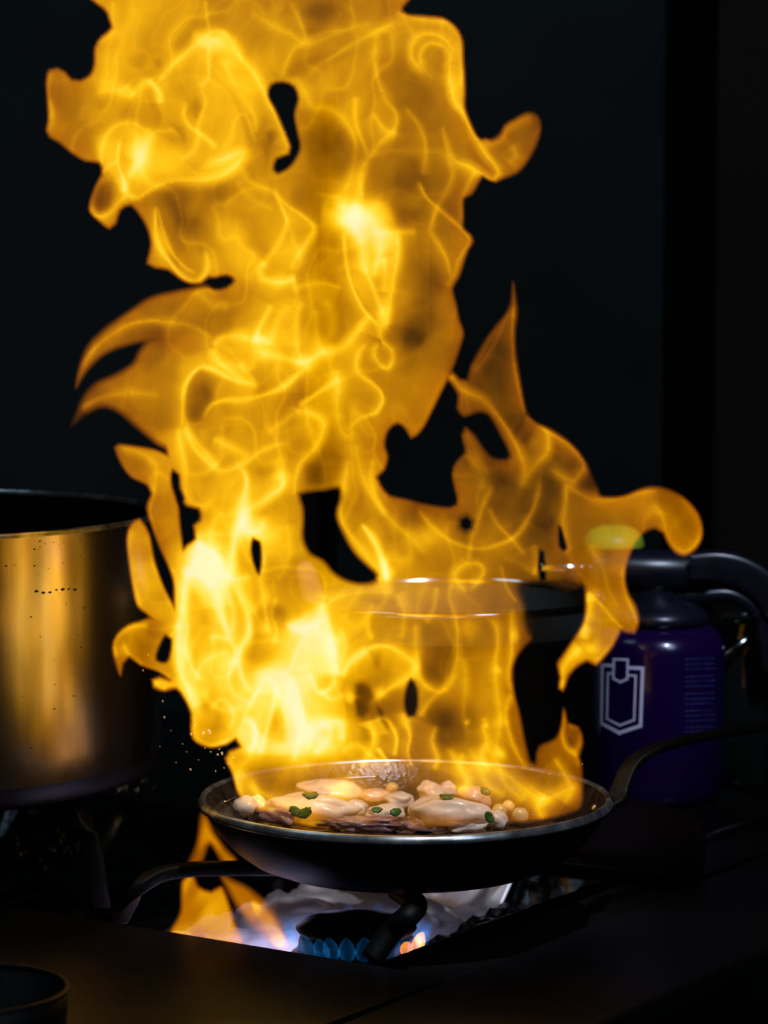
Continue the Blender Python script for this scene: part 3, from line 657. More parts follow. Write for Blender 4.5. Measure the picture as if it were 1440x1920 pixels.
# foil lined tray: a crumpled sheet that dips between the deck edges
def foil_sheet(name, a0, a1, b0, b1, m, seed, step=.0035, dip=.034, amp=1.0):
    na = int((a1-a0)/step); nb = int((b1-b0)/step)
    A, B = np.meshgrid(np.linspace(a0, a1, na), np.linspace(b0, b1, nb))
    X = E0.x+e1.x*A+e2.x*B; Y = E0.y+e1.y*A+e2.y*B
    ea = np.minimum((-.06-A), (A+1.5)); eb = np.minimum(B, .355-B)
    ed = np.clip(np.minimum(ea, eb)/.05, 0, 1); ed = ed*ed*(3-2*ed)
    u, v = A*1000+500+seed*77, B*1000+500
    wu = u+12*vnoise(u, v, 30, seed+1); wv = v+12*vnoise(u, v, 30, seed+2)
    h = (np.abs(vnoise(wu, wv, 38, seed+3))*.011+np.abs(vnoise(wu, wv, 17, seed+4))*.006+np.abs(vnoise(wu, wv, 8, seed+5))*.0025-.009)*amp
    Z = -.003-dip*ed+h*np.clip(ed*3, 0, 1)
    Z = np.minimum(Z, -.002)
    verts = np.stack([X, Y, Z], -1).reshape(-1, 3)
    idx = np.arange(na*nb).reshape(nb, na)
    f = np.stack([idx[:-1, :-1], idx[:-1, 1:], idx[1:, 1:], idx[1:, :-1]], -1).reshape(-1, 4)
    me = bpy.data.meshes.new(name); me.from_pydata(verts.tolist(), [], f.tolist()); me.materials.append(m)
    for p in me.polygons: p.use_smooth = True
    o = bpy.data.objects.new(name, me); COL.objects.link(o)
    md = o.modifiers.new('thick', 'SOLIDIFY'); md.thickness = .0004; md.offset = -1
    return o
fo = foil_sheet('foil_liner', -.325, -.150, .001, .354, M['foil'], 3, amp=1.1)
tag(fo, 'bright crumpled aluminium foil lining the tray around the lit burner', 'foil')
fo2 = foil_sheet('foil_liner', -.99, -.326, .001, .354, M['shadefoil'], 9, step=.005, amp=1.6)  # foil the key light misses, shade put into its colour
tag(fo2, 'crumpled foil coloured dark as shade, lining the tray under the big stockpot', 'foil')

fo3 = foil_sheet('foil_liner', -.1495, -.062, .001, .354, M['shadefoil'], 14, amp=1.2)  # dim side of the tray, shade put into the foil colour
tag(fo3, 'foil strip coloured dark as shade, lining the tray on the right of the lit burner', 'foil')
# sheet steel guard standing at the far corner of the tray
bm = bmesh.new()
pg = [(-.135, 0), (-.004, 0), (0, .004), (0, .036), (-.002, .041), (-.007, .0445), (-.015, .0462), (-.08, .054), (-.135, .060)]
f_ = [bm.verts.new(st(a, .356, z)) for a, z in pg]; b_ = [bm.verts.new(st(a, .3585, z)) for a, z in pg]
bm.faces.new(f_); bm.faces.new(b_[::-1])
for i in range(len(pg)): bm.faces.new((f_[i], f_[(i+1) % len(pg)], b_[(i+1) % len(pg)], b_[i]))
prism(bm, [stxy(-.135, .335), stxy(0, .335), stxy(0, .3585), stxy(-.135, .3585)], .0002, .0022)
tag(link('heat_guard', bm, M['shield'], None, smooth=False), 'dark sheet steel guard with a rounded corner standing right of the pan', 'heat guard')

# ---------------------------------------------------------------- burner
BC = atz(668, 1727, -.003); BC.z = 0
burner = tag(empty('gas_burner', (BC.x, BC.y, -.04)), 'lit round gas burner with black cap and blue flames under the pan', 'burner')
bm = bmesh.new(); lathe(bm, [(0, -.004), (.020, -.003), (.038, -.0035), (.0415, -.005), (.0425, -.0075), (.040, -.0105), (.034, -.012), (0, -.012)], (BC.x, BC.y, 0))
link('burner_cap', bm, M['cap'], burner)
bm = bmesh.new(); lathe(bm, [(0, -.0125), (.036, -.0125), (.040, -.015), (.041, -.021), (.043, -.024), (.046, -.026), (.046, -.036), (.055, -.042), (0, -.042)], (BC.x, BC.y, 0))
link('burner_ring', bm, M['brass'], burner)
# port teeth
def blue_jet(ang, L=.016, bright=1.0, hot=False):
    bm = bmesh.new()
    c, s = math.cos(ang), math.sin(ang)
    base = Vector((BC.x+.042*c, BC.y+.042*s, -.019))
    rings = []
    n = 14
    prof = [(0, .0005), (.08, .0022), (.25, .0050), (.5, .0062), (.75, .0050), (.92, .0024), (1, .0003)]
    for t, r in prof:
        rad = base+Vector((c, s, 0))*(L*(.62*t))+Vector((0, 0, 1))*(L*(.20*t+.75*t*t))
        tang = Vector((-s, c, 0))
        u = Vector((c*.6, s*.6, -.8)).normalized()
        rings.append([bm.verts.new(rad+tang*(r*math.cos(2*math.pi*k/n))+u*(r*.8*math.sin(2*math.pi*k/n))) for k in range(n)])
    for a, b in zip(rings[:-1], rings[1:]):
        for k in range(n): bm.faces.new((a[k], a[(k+1) % n], b[(k+1) % n], b[k]))
    o = link('gas_flame', bm, M['blueflame'], burner)
    me = o.data; ca = me.color_attributes.new('glow', 'FLOAT_COLOR', 'POINT')
    cols = []
    for i, (t, r) in enumerate(prof):
        for k in range(n):
            w = .25+.9*abs(math.cos(2*math.pi*k/n))**6
            fade = min(1, t*5)*(1-max(0, t-.6)/.4*.6)
            if hot: cols += [.6*fade, .17*fade, .0, 1]
            else: cols += [.002*w*fade*bright, .036*w*fade*bright, .105*w*fade*bright, 1]
    ca.data.foreach_set('color', cols)
    return o
for k in range(28):
    a = 2*math.pi*(k+.5)/28+random.uniform(-.04, .04)
    blue_jet(a, random.uniform(.014, .019), random.uniform(.5, 1.3), hot=False)
for a, L in ((math.radians(-20), .013), (math.radians(-38), .008), (math.radians(-5), .009)):
    blue_jet(a, L, 1, hot=True)['label'] = 'orange flame tip'

# pan support: cast iron arms
sup = tag(empty('pan_support', (BC.x, BC.y, -.035)), 'black cast iron trivet arms holding the frying pan over the burner', 'trivet')
bm = bmesh.new()
pL = spline([atz(224, 1722, -.004), atz(240, 1692, .012), atz(262, 1662, .024), atz(300, 1640, .030), atz(360, 1630, .0315), atz(440, 1628, .0315), atz(530, 1628, .0315)], 6)
tube(bm, pL, 0, 12, flat=(.006, .0048)); link('support_arm', bm, M['iron'], sup)
bm = bmesh.new()
pF = spline([atz(745, 1668, .0285), atz(765, 1682, .0285), atz(780, 1697, .028), atz(768, 1715, .030), atz(735, 1745, .018), atz(695, 1800, .0)], 6)
tube(bm, pF, [.0078]*len(pF), 18); link('support_arm', bm, M['iron'], sup)
q = Vector((BC.x, BC.y, 0)); bm = bmesh.new()
tube(bm, spline([q+e2*.045+Vector((0, 0, .031)), q+e2*.15+Vector((0, 0, .030)), q+e2*.22+Vector((0, 0, .022)), q+e2*.25+Vector((0, 0, -.001))], 6), 0, 12, flat=(.006, .005)); link('support_arm', bm, M['iron'], sup)

# ---------------------------------------------------------------- frying pan
PC = at(760, 1493, 0.0); PR = .1428; PZ = PC.z
pan = tag(empty('frying_pan', (PC.x, PC.y, PZ-.045)), 'round black carbon steel frying pan full of flaming food on the lit burner', 'frying pan')
bm = bmesh.new()
outp = [(0, -.049), (.084, -.049), (.095, -.0475), (.108, -.0425), (.121, -.033), (.132, -.021), (.139, -.009), (.1415, -.0025), (PR, 0)]
inp = [(PR-.0022, .0003), (.1385, -.003), (.135, -.0085), (.1275, -.0175), (.116, -.028), (.103, -.0355), (.09, -.0405), (.080, -.042), (0, -.042)]
lathe(bm, outp, (PC.x, PC.y, PZ), 160); link('pan_body', bm, M['panout'], pan)
bm = bmesh.new(); lathe(bm, inp, (PC.x, PC.y, PZ), 160); link('pan_interior', bm, M['panin'], pan)
bm = bmesh.new(); lathe(bm, [(PR-.0034, -.001), (PR-.0030, .0006), (PR-.0014, .0014), (PR-.0002, .0010), (PR+.0018, -.0028), (PR+.0018, -.0040), (PR+.0006, -.0048), (PR-.0010, -.0044)], (PC.x, PC.y, PZ), 200)
link('rim', bm, M['rim'], pan)['label'] = 'bright worn metal rim'
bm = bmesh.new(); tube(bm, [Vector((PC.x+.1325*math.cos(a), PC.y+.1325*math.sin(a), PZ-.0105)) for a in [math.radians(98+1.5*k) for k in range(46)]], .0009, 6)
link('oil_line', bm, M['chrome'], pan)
bm = bmesh.new()
h0 = Vector((PC.x+PR*math.cos(.02), PC.y+.004, PZ-.006))
hp = spline([Vector((PC.x+.134, PC.y+.01, PZ-.016)), Vector((PC.x+.1475, PC.y+.012, PZ-.006)), at(1163, 1478, .02), at(1182, 1437, .03), at(1215, 1410, .04), at(1262, 1394, .055), at(1340, 1377, .075), at(1470, 1357, .11)], 8)
tube(bm, hp, 0, 14, flat=(.0068, .0028)); link('handle', bm, M['iron'], pan)
for dz in (-.010, -.016):
    bm = bmesh.new(); lathe(bm, [(0, .0018), (.002, .0014), (.003, 0)], (0, 0, 0), 16, Matrix.Translation((PC.x+.1325, PC.y+.01, PZ+dz)) @ Matrix.Rotation(math.radians(-60), 4, 'Y'))
    link('rivet', bm, M['rim'], pan)

# sauce and food
bm = bmesh.new()
nr, na = 26, 90
ZS = PZ-.0265
def sz(x, y): return ZS+.0022*noise.noise(Vector((x*70, y*70, 1)))+.0012*noise.noise(Vector((x*200, y*200, 4)))
rings = [[bm.verts.new((PC.x, PC.y, ZS))]]
for i in range(1, nr+1):
    r = .1165*i/nr
    rings.append([bm.verts.new((PC.x+r*math.cos(2*math.pi*k/na), PC.y+r*math.sin(2*math.pi*k/na), sz(PC.x+r*math.cos(2*math.pi*k/na), PC.y+r*math.sin(2*math.pi*k/na)) if i < nr else ZS-.001)) for k in range(na)])
for k in range(na): bm.faces.new((rings[0][0], rings[1][k], rings[1][(k+1) % na]))
for i in range(1, nr):
    for k in range(na): bm.faces.new((rings[i][k], rings[i+1][k], rings[i+1][(k+1) % na], rings[i][(k+1) % na]))
tag(link('sauce', bm, M['sauce']), 'dark oily sauce bubbling around the food in the frying pan', 'sauce', kind='stuff')

def blob(name, px, py, z, hw, hd, hh, rot, m, label, cat, group=None, seed=0, bumpy=.12, bend=0, sub=4, freq=1.6):
    """px,py: where its centre shows; hw/hd/hh half sizes in m"""
    c = atz(px, py, z)
    bm = bmesh.new(); bmesh.ops.create_icosphere(bm, subdivisions=sub, radius=1)
    for v in bm.verts:
        n_ = v.co.normalized()
        d = 1+bumpy*noise.noise(n_*freq+Vector((seed*3.1, seed, 0)))*2+bumpy*.35*noise.noise(n_*5+Vector((seed, 2, seed)))
        p = Vector((math.copysign(abs(n_.x)**.85, n_.x), n_.y, math.copysign(abs(n_.z)**.9, n_.z)))*d
        p = Vector((p.x*hw, p.y*hd, p.z*hh)); p.z -= bend*(p.x/hw)**2*hh; p.y += bend*.5*(p.x/hw)**2*hd
        v.co = p
    o = link(name, bm, M[m]); o.location = c; o.rotation_euler = rot
    return tag(o, label, cat, group)
R_ = math.radians
blob('chicken_piece', 617, 1484, .073, .0235, .014, .0085, (0, R_(2), R_(8)), 'meat', 'large pale domed chicken piece at the back left of the pan', 'chicken', seed=1)
blob('chicken_piece', 585, 1512, .071, .031, .012, .0095, (0, R_(3), R_(-6)), 'meat', 'long pale chicken strip lying along the front left of the pan', 'chicken', seed=2, bend=.2)
blob('squid_piece', 843, 1523, .0725, .0285, .013, .0105, (0, R_(3), R_(-4)), 'squid', 'large glossy white squid piece with brown spots at the front right of the pan', 'squid', seed=3, bend=.15)
blob('mushroom_piece', 808, 1487, .0735, .0105, .008, .0078, (0, R_(35), R_(10)), 'meat', 'rounded mushroom chunk standing tallest at the back centre', 'mushroom', seed=4)
blob('mushroom_piece', 838, 1482, .0735, .0070, .006, .0062, (0, R_(-12), 0), 'meat', 'small mushroom chunk leaning right of the tallest chunk', 'mushroom', seed=5)
blob('shrimp_piece', 889, 1493, .0715, .0125, .009, .0072, (0, R_(14), R_(-15)), 'pink', 'pinkish brown curled shrimp behind the white squid piece', 'shrimp', seed=6, bend=.3)
blob('chicken_piece', 747, 1501, .0705, .0105, .008, .0062, (0, 0, R_(20)), 'meat', 'small pinkish chicken lump in the middle of the pan', 'chicken', seed=7)
blob('squid_piece', 724, 1524, .068, .0135, .008, .0060, (0, 0, R_(5)), 'squid', 'small white squid piece between two herb leaves at the front', 'squid', seed=8)
blob('onion_chunk', 458, 1512, .069, .0090, .0075, .0075, (0, R_(-20), 0), 'squid', 'pale onion chunk stuck near the left wall of the pan', 'onion', seed=9)
blob('onion_chunk', 482, 1507, .068, .0065, .004, .0052, (0, R_(30), 0), 'squid', 'thin onion sliver beside the pale chunk at the left', 'onion', seed=21, bumpy=.2)
blob('onion_chunk', 522, 1531, .0665, .0120, .006, .0065, (0, R_(12), R_(-10)), 'purple', 'dark purple onion chunk at the front left edge', 'onion', seed=10, bumpy=.25)
blob('corn_kernel', 735, 1478, .073, .0048, .0045, .0042, (0, 0, 0), 'corn', 'yellow corn kernel at the back centre of the pan', 'corn', seed=11, bumpy=.06, sub=3)
blob('corn_kernel', 975, 1529, .067, .0060, .0050, .0056, (0, R_(10), 0), 'corn', 'rightmost of the yellow corn kernels in the pan', 'corn', seed=12, bumpy=.06, sub=3)
blob('corn_kernel', 936, 1521, .069, .0055, .0050, .0052, (0, R_(-20), 0), 'corn', 'yellow corn kernel just right of the white squid', 'corn', seed=13, bumpy=.06, sub=3)
blob('corn_kernel', 953, 1512, .069, .0046, .0045, .0045, (0, R_(30), 0), 'corn', 'small corn kernel behind the rightmost pair', 'corn', seed=14, bumpy=.06, sub=3)
blob('squid_piece', 932, 1537, .0655, .0075, .006, .0062, (0, R_(30), 0), 'squid', 'white squid end piece tucked at the front right', 'squid', seed=15)
blob('chicken_piece', 666, 1517, .068, .0085, .008, .0065, (0, 0, 0), 'meat', 'small chicken lump right of the long pale strip', 'chicken', seed=16)
blob('shrimp_piece', 700, 1492, .069, .0120, .008, .0050, (0, 0, R_(10)), 'pink', 'flat pinkish shrimp behind the middle chicken lump', 'shrimp', seed=17)
blob('onion_chunk', 800, 1546, .064, .0160, .006, .0055, (0, R_(4), 0), 'purple', 'brown fried onion strip along the front rim', 'onion', seed=18, bumpy=.25)
blob('onion_chunk', 878, 1548, .064, .0140, .005, .0050, (0, R_(-6), 0), 'meat', 'pale fried onion strip at the front right rim', 'onion', seed=19, bumpy=.25)
blob('onion_chunk', 690, 1546, .0635, .0280, .006, .0050, (0, R_(2), 0), 'purple', 'long glistening dark onion strip at the front centre rim', 'onion', seed=20, bumpy=.3, freq=4)
def herb(px, py, z, s, rot, label, seed):
    c = atz(px, py, z); bm = bmesh.new(); bmesh.ops.create_icosphere(bm, subdivisions=3, radius=1)
    for v in bm.verts:
        n_ = v.co.copy(); k = 1+.35*noise.noise(n_*2.5+Vector((seed, 0, 0)))
        v.co = Vector((n_.x*s*k, n_.y*s*.7*k, n_.z*s*.28+.35*s*(n_.x**2)))
    o = link('herb_leaf', bm, M['herb']); o.location = c; o.rotation_euler = rot
    tag(o, label, 'herb', 'green herb leaves in the pan')
herb(707, 1519, .078, .0036, (R_(40), 0, 0), 'green herb bit left of the small white squid piece', 1)
herb(742, 1523, .078, .0040, (R_(60), R_(-10), 0), 'green herb bit just left of the large white squid', 2)
herb(838, 1495, .084, .0048, (R_(20), 0, 0), 'dark green herb leaf behind the large white squid', 3)
herb(909, 1484, .083, .0040, (R_(60), R_(20), 0), 'green herb bit on the curled shrimp', 4)
herb(917, 1532, .076, .0042, (R_(70), R_(60), 0), 'green herb leaf at the right end of the large squid', 5)
herb(582, 1492, .085, .0052, (R_(30), 0, 0), 'green herb leaf between the two big chicken pieces', 6)
herb(553, 1521, .080, .0046, (R_(70), R_(40), 0), 'left pale green herb leaf on the long chicken strip', 7)
herb(572, 1524, .080, .0050, (R_(70), R_(-30), 0), 'right pale green herb leaf on the long chicken strip', 8)

# ---------------------------------------------------------------- stockpot on the left
KC = at(-215, 960, .18); KR = .2055; KZ = KC.z; KB = .070
pot = tag(empty('stockpot', (KC.x, KC.y, KB)), 'large scuffed stainless steel stockpot reflecting the orange fire', 'stockpot')
H = KZ-KB
bm = bmesh.new(); lathe(bm, [(0, 0), (KR-.016, 0), (KR-.006, .003), (KR-.001, .011), (KR, .018)], (KC.x, KC.y, KB), 200); link('darkened_base', bm, M['darkened'], pot)['label'] = 'base coloured dark against the foil reflection'  # dark colour put on the base to suppress the foil's reflection
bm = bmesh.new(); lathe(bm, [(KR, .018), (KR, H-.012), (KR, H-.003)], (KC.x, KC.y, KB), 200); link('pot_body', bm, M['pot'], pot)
bm = bmesh.new(); lathe(bm, [(KR-.003, H-.002), (KR-.003, .02), (KR-.01, .006), (0, .005)], (KC.x, KC.y, KB), 160); link('pot_interior', bm, M['potin'], pot)
bm = bmesh.new(); lathe(bm, [(KR-.0035, H-.003), (KR-.003, H+.0004), (KR-.001, H+.0012), (KR+.0006, H+.0002), (KR+.0004, H-.003)], (KC.x, KC.y, KB), 220); link('rim', bm, M['rim'], pot)['label'] = 'thin bright rolled rim'
random.seed(11)
bm = bmesh.new()
for i in range(150):
    th = math.radians(random.uniform(-95, -30)); zz = random.uniform(.01, H-.008) if i > 40 else H-random.uniform(.006, .02)
    r_ = random.choice([.0003, .0004, .0005, .0007]) if i > 6 else .0013
    if i <= 6: th = math.radians(-50+i*1.6); zz = H-.042+random.uniform(-.001, .001); r_ = random.uniform(.0008, .0016)
    p = Vector((KC.x+(KR+.0001)*math.cos(th), KC.y+(KR+.0001)*math.sin(th), KB+zz))
    bmesh.ops.create_icosphere(bm, subdivisions=1, radius=1, matrix=Matrix.Translation(p) @ Matrix.Rotation(th, 4, 'Z') @ Matrix.Diagonal((.0002, r_*1.6, r_*.8, 1)))
s_ = link('burnt_specks', bm, M['iron'], pot); s_['kind'] = 'stuff'
gr = tag(empty('pot_support', (KC.x, KC.y, -.03)), 'black cast iron trivet under the big stockpot', 'trivet')
for k in range(4):
    d = e1 if k % 2 == 0 else e2
    if k > 1: d = -d
    q = Vector((KC.x, KC.y, 0))
    bm = bmesh.new(); tube(bm, spline([q+d*.04+Vector((0, 0, .0643)), q+d*.15+Vector((0, 0, .0643)), q+d*.19+Vector((0, 0, .05)), q+d*.205+Vector((0, 0, -.01))], 6), 0, 12, flat=(.007, .0055)); link('support_arm', bm, M['iron'], gr)

# loose crumpled foil scraps on the tray by the stockpot
def scrap(px, py, z, w, seed, label, sx=1.0):
    c = atz(px, py, z); n = 26; bm = bmesh.new(); g = []
    for j in range(n):
        row = []
        for i in range(n):
            u, v = i/(n-1)-.5, j/(n-1)-.5
            a = Vector((u*3+seed, v*3, seed))
            k = 1-.35*abs(noise.noise(a*1.3))
            hgt = abs(noise.noise(a*1.2))*.9+abs(noise.noise(a*2.7))*.45
            row.append(bm.verts.new(Vector((u*w*sx*k, v*w*.6*k, hgt*w*.42))))
        g.append(row)
    for j in range(n-1):
        for i in range(n-1): bm.faces.new((g[j][i], g[j][i+1], g[j+1][i+1], g[j+1][i]))
    o = link('foil_scrap', bm, M['shadefoil'], smooth=False); o.location = c; o.rotation_euler = (R_(12), 0, R_(seed*40))
    md = o.modifiers.new('thick', 'SOLIDIFY'); md.thickness = .0004
    tag(o, label, 'foil', 'crumpled foil scraps')
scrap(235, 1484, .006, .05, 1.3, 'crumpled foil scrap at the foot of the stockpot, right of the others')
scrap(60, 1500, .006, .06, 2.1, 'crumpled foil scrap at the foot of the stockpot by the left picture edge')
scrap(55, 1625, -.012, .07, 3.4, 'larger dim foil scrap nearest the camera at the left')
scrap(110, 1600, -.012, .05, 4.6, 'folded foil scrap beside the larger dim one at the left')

# ---------------------------------------------------------------- saucepan behind the flames
SC_ = at(842, 1118, .31); SR = .1215; SZ = SC_.z
sp = tag(empty('saucepan', (SC_.x, SC_.y, .0)), 'dark steel saucepan with a bright rim standing behind the fire', 'saucepan')
bm = bmesh.new(); lathe(bm, [(0, .001), (SR-.012, .001), (SR-.003, .006), (SR, .016), (SR, SZ-.0235)], (SC_.x, SC_.y, 0), 140); link('saucepan_body', bm, M['darkened'], sp)
bm = bmesh.new(); lathe(bm, [(SR, SZ-.0235), (SR, SZ-.002)], (SC_.x, SC_.y, 0), 140); link('upper_band', bm, M['grey'], sp)['label'] = 'grey steel band below the rim, reflected light in its colour'  # lighter grey colour stands for a reflection on the saucepan side
bm = bmesh.new(); lathe(bm, [(SR-.002, SZ-.002), (SR-.002, .012), (0, .008)], (SC_.x, SC_.y, 0), 140); link('saucepan_interior', bm, M['grey'], sp)
bm = bmesh.new(); lathe(bm, [(SR-.0025, SZ-.003), (SR-.002, SZ+.001), (SR+.001, SZ+.0022), (SR+.003, SZ+.0008), (SR+.0025, SZ-.002), (SR+.0005, SZ-.003)], (SC_.x, SC_.y, 0), 160); link('rim', bm, M['chrome'], sp)['label'] = 'bright rolled rim'
# pale handle in it
bm = bmesh.new(); p0 = at(573, 1070, .30); p1 = Vector((SC_.x-.06, SC_.y, .014))
rr = [.0075, .0085, .0085, .008, .007, .006, .006]
pp = [p0+(p1-p0)*t for t in (0, .04, .12, .25, .5, .8, 1)]
tube(bm, pp, rr, 16); bmesh.ops.create_uvsphere(bm, u_segments=16, v_segments=10, radius=.0076, matrix=Matrix.Translation(p0))
tag(link('spatula', bm, M['ivory']), 'pale rounded spatula handle leaning at the left of the saucepan', 'spatula')

# ---------------------------------------------------------------- gas canister with blow torch
CC = at(1228, 1300, .44); CR = .0585
ct = at(1228, 1172, .44).z
can = tag(empty('gas_canister', (CC.x, CC.y, 0)), 'purple blue gas canister with a pale shield emblem behind the pan handle', 'gas canister')
bm = bmesh.new(); lathe(bm, [(0, .002), (CR-.008, 0), (CR-.001, .004), (CR, .010), (CR, ct-.020), (CR-.002, ct-.010), (CR-.009, ct-.002), (CR-.022, ct+.004), (.018, ct+.007), (0, ct+.007)], (CC.x, CC.y, 0), 120); link('canister_body', bm, M['can'], can)
def on_can(px, py, off=.0004):
    d = ray(px, py); o = Vector((0, YCAM, HCAM)); R = CR+off
    ox, oy = o.x-CC.x, o.y-CC.y
    a = d.x**2+d.y**2; b = 2*(ox*d.x+oy*d.y); c = ox*ox+oy*oy-R*R
    D = b*b-4*a*c
    t = (-b-math.sqrt(max(D, 0)))/(2*a)
    return o+d*t
def strip(bm, pts, w):
    out = []
    for i in range(len(pts)-1):
        n = max(1, int(math.hypot(pts[i+1][0]-pts[i][0], pts[i+1][1]-pts[i][1])/6))
        out += [(pts[i][0]+(pts[i+1][0]-pts[i][0])*k/n, pts[i][1]+(pts[i+1][1]-pts[i][1])*k/n) for k in range(n)]
    out.append(pts[-1])
    w2 = w/2; prev = None
    for i in range(len(pts)-1):
        a, b = pts[i], pts[i+1]; L = math.hypot(b[0]-a[0], b[1]-a[1]); dx, dy = (b[0]-a[0])/L, (b[1]-a[1])/L
        a2 = (a[0]-dx*w2, a[1]-dy*w2); b2 = (b[0]+dx*w2, b[1]+dy*w2); n = max(1, int(L/6)); prev = None
        for k in range(n+1):
            x = a2[0]+(b2[0]-a2[0])*k/n; y = a2[1]+(b2[1]-a2[1])*k/n
            cur = [bm.verts.new(on_can(x-dy*w2, y+dx*w2)), bm.verts.new(on_can(x+dy*w2, y-dx*w2))]
            if prev: bm.faces.new((prev[0], prev[1], cur[1], cur[0]))
            prev = cur
bm = bmesh.new()
strip(bm, [(1150, 1248), (1129, 1247), (1127, 1356), (1161, 1374), (1201, 1361), (1205, 1253), (1178, 1252)], 6)
strip(bm, [(1150, 1263), (1140, 1262), (1138, 1348), (1162, 1360), (1189, 1350), (1192, 1267), (1178, 1266)], 3.6)
strip(bm, [(1151, 1236), (1150, 1272), (1163, 1279), (1176, 1273), (1177, 1237), (1151, 1236)], 4)
link('shield_emblem', bm, M['logo'], can, recalc=False)['label'] = 'pale outlined shield emblem'
bm = bmesh.new()
for i, y in enumerate([1236, 1246, 1255, 1269, 1278, 1287, 1301, 1311, 1320, 1333, 1342, 1352, 1364, 1372]):
    x = 1285
    random.seed(i)
    while x < 1338:
        l = random.uniform(3, 9); strip(bm, [(x, y-(x-1285)*.035), (x+l, y-(x+l-1285)*.035)], 1.8); x += l+3.5
link('fine_print', bm, M['text'], can, recalc=False)['label'] = 'faint blue lines of fine print'
# torch
tor = tag(empty('blow_torch', (CC.x, CC.y, ct)), 'black gas torch head with a bright metal nozzle screwed on the canister', 'blow torch')
bm = bmesh.new(); lathe(bm, [(0, ct+.0075), (.044, ct+.0035), (.0455, ct+.006), (.043, ct+.012), (.034, ct+.019), (.020, ct+.023), (.016, ct+.030), (0, ct+.030)], (CC.x, CC.y, 0), 64); link('valve_collar', bm, M['rubber'], tor)
def pl(px, py, y=.44): return at(px, py, y)
bm = bmesh.new(); tube(bm, [pl(1105, 1068), pl(1110, 1068), pl(1180, 1068), pl(1200, 1070), pl(1290, 1072), pl(1300, 1074)], [.012, .0165, .0175, .0185, .0185, .016], 24); link('torch_body', bm, M['rubber'], tor)
bm = bmesh.new(); tube(bm, [pl(1012, 1068), pl(1016, 1068), pl(1060, 1068), pl(1107, 1068)], [.0085, .0093, .0093, .0093], 24); link('nozzle', bm, M['chrome'], tor)['label'] = 'bright metal nozzle'
bm = bmesh.new(); tube(bm, spline([pl(1225, 1075), pl(1228, 1105), pl(1230, 1150)], 4), .012, 16); link('stem', bm, M['rubber'], tor)
bm = bmesh.new(); tube(bm, spline([pl(1290, 1066), pl(1345, 1062), pl(1395, 1075), pl(1440, 1110), pl(1475, 1180), pl(1490, 1260)], 6), 0, 16, flat=(.012, .014)); link('grip', bm, M['rubber'], tor)
bm = bmesh.new(); tube(bm, spline([pl(1240, 1115), pl(1300, 1118), pl(1370, 1115), pl(1420, 1150), pl(1434, 1210), pl(1440, 1260)], 6), [.007]*31, 12); link('trigger_guard', bm, M['rubber'], tor)
bm = bmesh.new()
for (x0, y0, x1, y1) in ((1286, 1050, 1340, 1092),):
    q0 = pl((x0+x1)/2, (y0+y1)/2, .422)
    bmesh.ops.create_cube(bm, size=1, matrix=Matrix.Translation(q0) @ Matrix.Diagonal((.024, .008, .018, 1)))
bmesh.ops.bevel(bm, geom=list(bm.edges), offset=.003, segments=3, affect='EDGES'); link('igniter_button', bm, M['rubber'], tor, smooth=False)

# yellow green lid lying behind the torch
LC = at(1150, 1026, .62)
bm = bmesh.new(); lathe(bm, [(0, .020), (.012, .0195), (.021, .016), (.0265, .009), (.028, .002), (.0275, 0), (0, 0)], tuple(LC), 48)
bx = at(1150, 1026, .62)
# tall dark caddy that carries it
tag(link('plastic_lid', bm, M['lime']), 'yellow green domed plastic lid seen through the flame above the torch', 'lid')
bm = bmesh.new(); lathe(bm, [(0, 0), (.034, 0), (.035, .003), (.035, LC.z-.004), (.032, LC.z-.0005), (0, LC.z-.0005)], (LC.x, LC.y, 0), 48)
tag(link('storage_jar', bm, M['black']), 'tall black jar standing behind the torch under the yellow green lid', 'jar')

# glass jar at the far right
JC = at(1405, 1300, .50)
jz = at(1405, 1155, .50).z
jar = tag(empty('glass_jar', (JC.x, JC.y, 0)), 'clear dark glass jar at the right picture edge behind the canister', 'jar')
bm = bmesh.new(); lathe(bm, [(0, .001), (.032, .001), (.036, .006), (.037, .02), (.037, jz-.03), (.033, jz-.012), (.028, jz-.004), (.028, jz), (.0262, jz), (.0262, jz-.005), (.031, jz-.013), (.0348, jz-.03), (.0348, .02), (.033, .008), (0, .006)], (JC.x, JC.y, 0), 64); link('jar_glass', bm, M['glass'], jar)
sn = tag(empty('streak_spoon', (JC.x, JC.y, .01)), 'metal spoon added as the reflection streak on the glass jar at the right edge', 'streak_spoon')  # added to stand for a streak of reflection on the glass
s0 = at(1368, 1222, .455); s1 = at(1430, 1176, .455)
bm = bmesh.new(); tube(bm, [s0-(s1-s0)*2.2, s0, s1], .0022, 10); link('stem', bm, M['chrome'], sn)
bm = bmesh.new(); bmesh.ops.create_uvsphere(bm, u_segments=20, v_segments=12, radius=1, matrix=Matrix.Translation(s1+(s1-s0)*.35) @ Matrix.Diagonal((.014, .004, .010, 1))); link('bowl', bm, M['chrome'], sn)

# dark saucepan in the near left corner, out of focus
QC = atz(-40, 1800, .035); 
q_ = tag(empty('small_black_pot', (QC.x, QC.y-.05, 0)), 'small black pot in the dark near left corner of the stove', 'pot')
q0 = (QC.x, QC.y-.05, 0)
bm = bmesh.new(); lathe(bm, [(0, .0005), (.052, .0005), (.058, .004), (.060, .03), (.057, .03), (.055, .006), (0, .004)], q0, 64); link('pot_body', bm, M['iron'], q_)
bm = bmesh.new(); lathe(bm, [(.0565, .0295), (.0568, .0312), (.0602, .0312), (.0606, .0295)], q0, 64); link('rim', bm, M['iron'], q_)

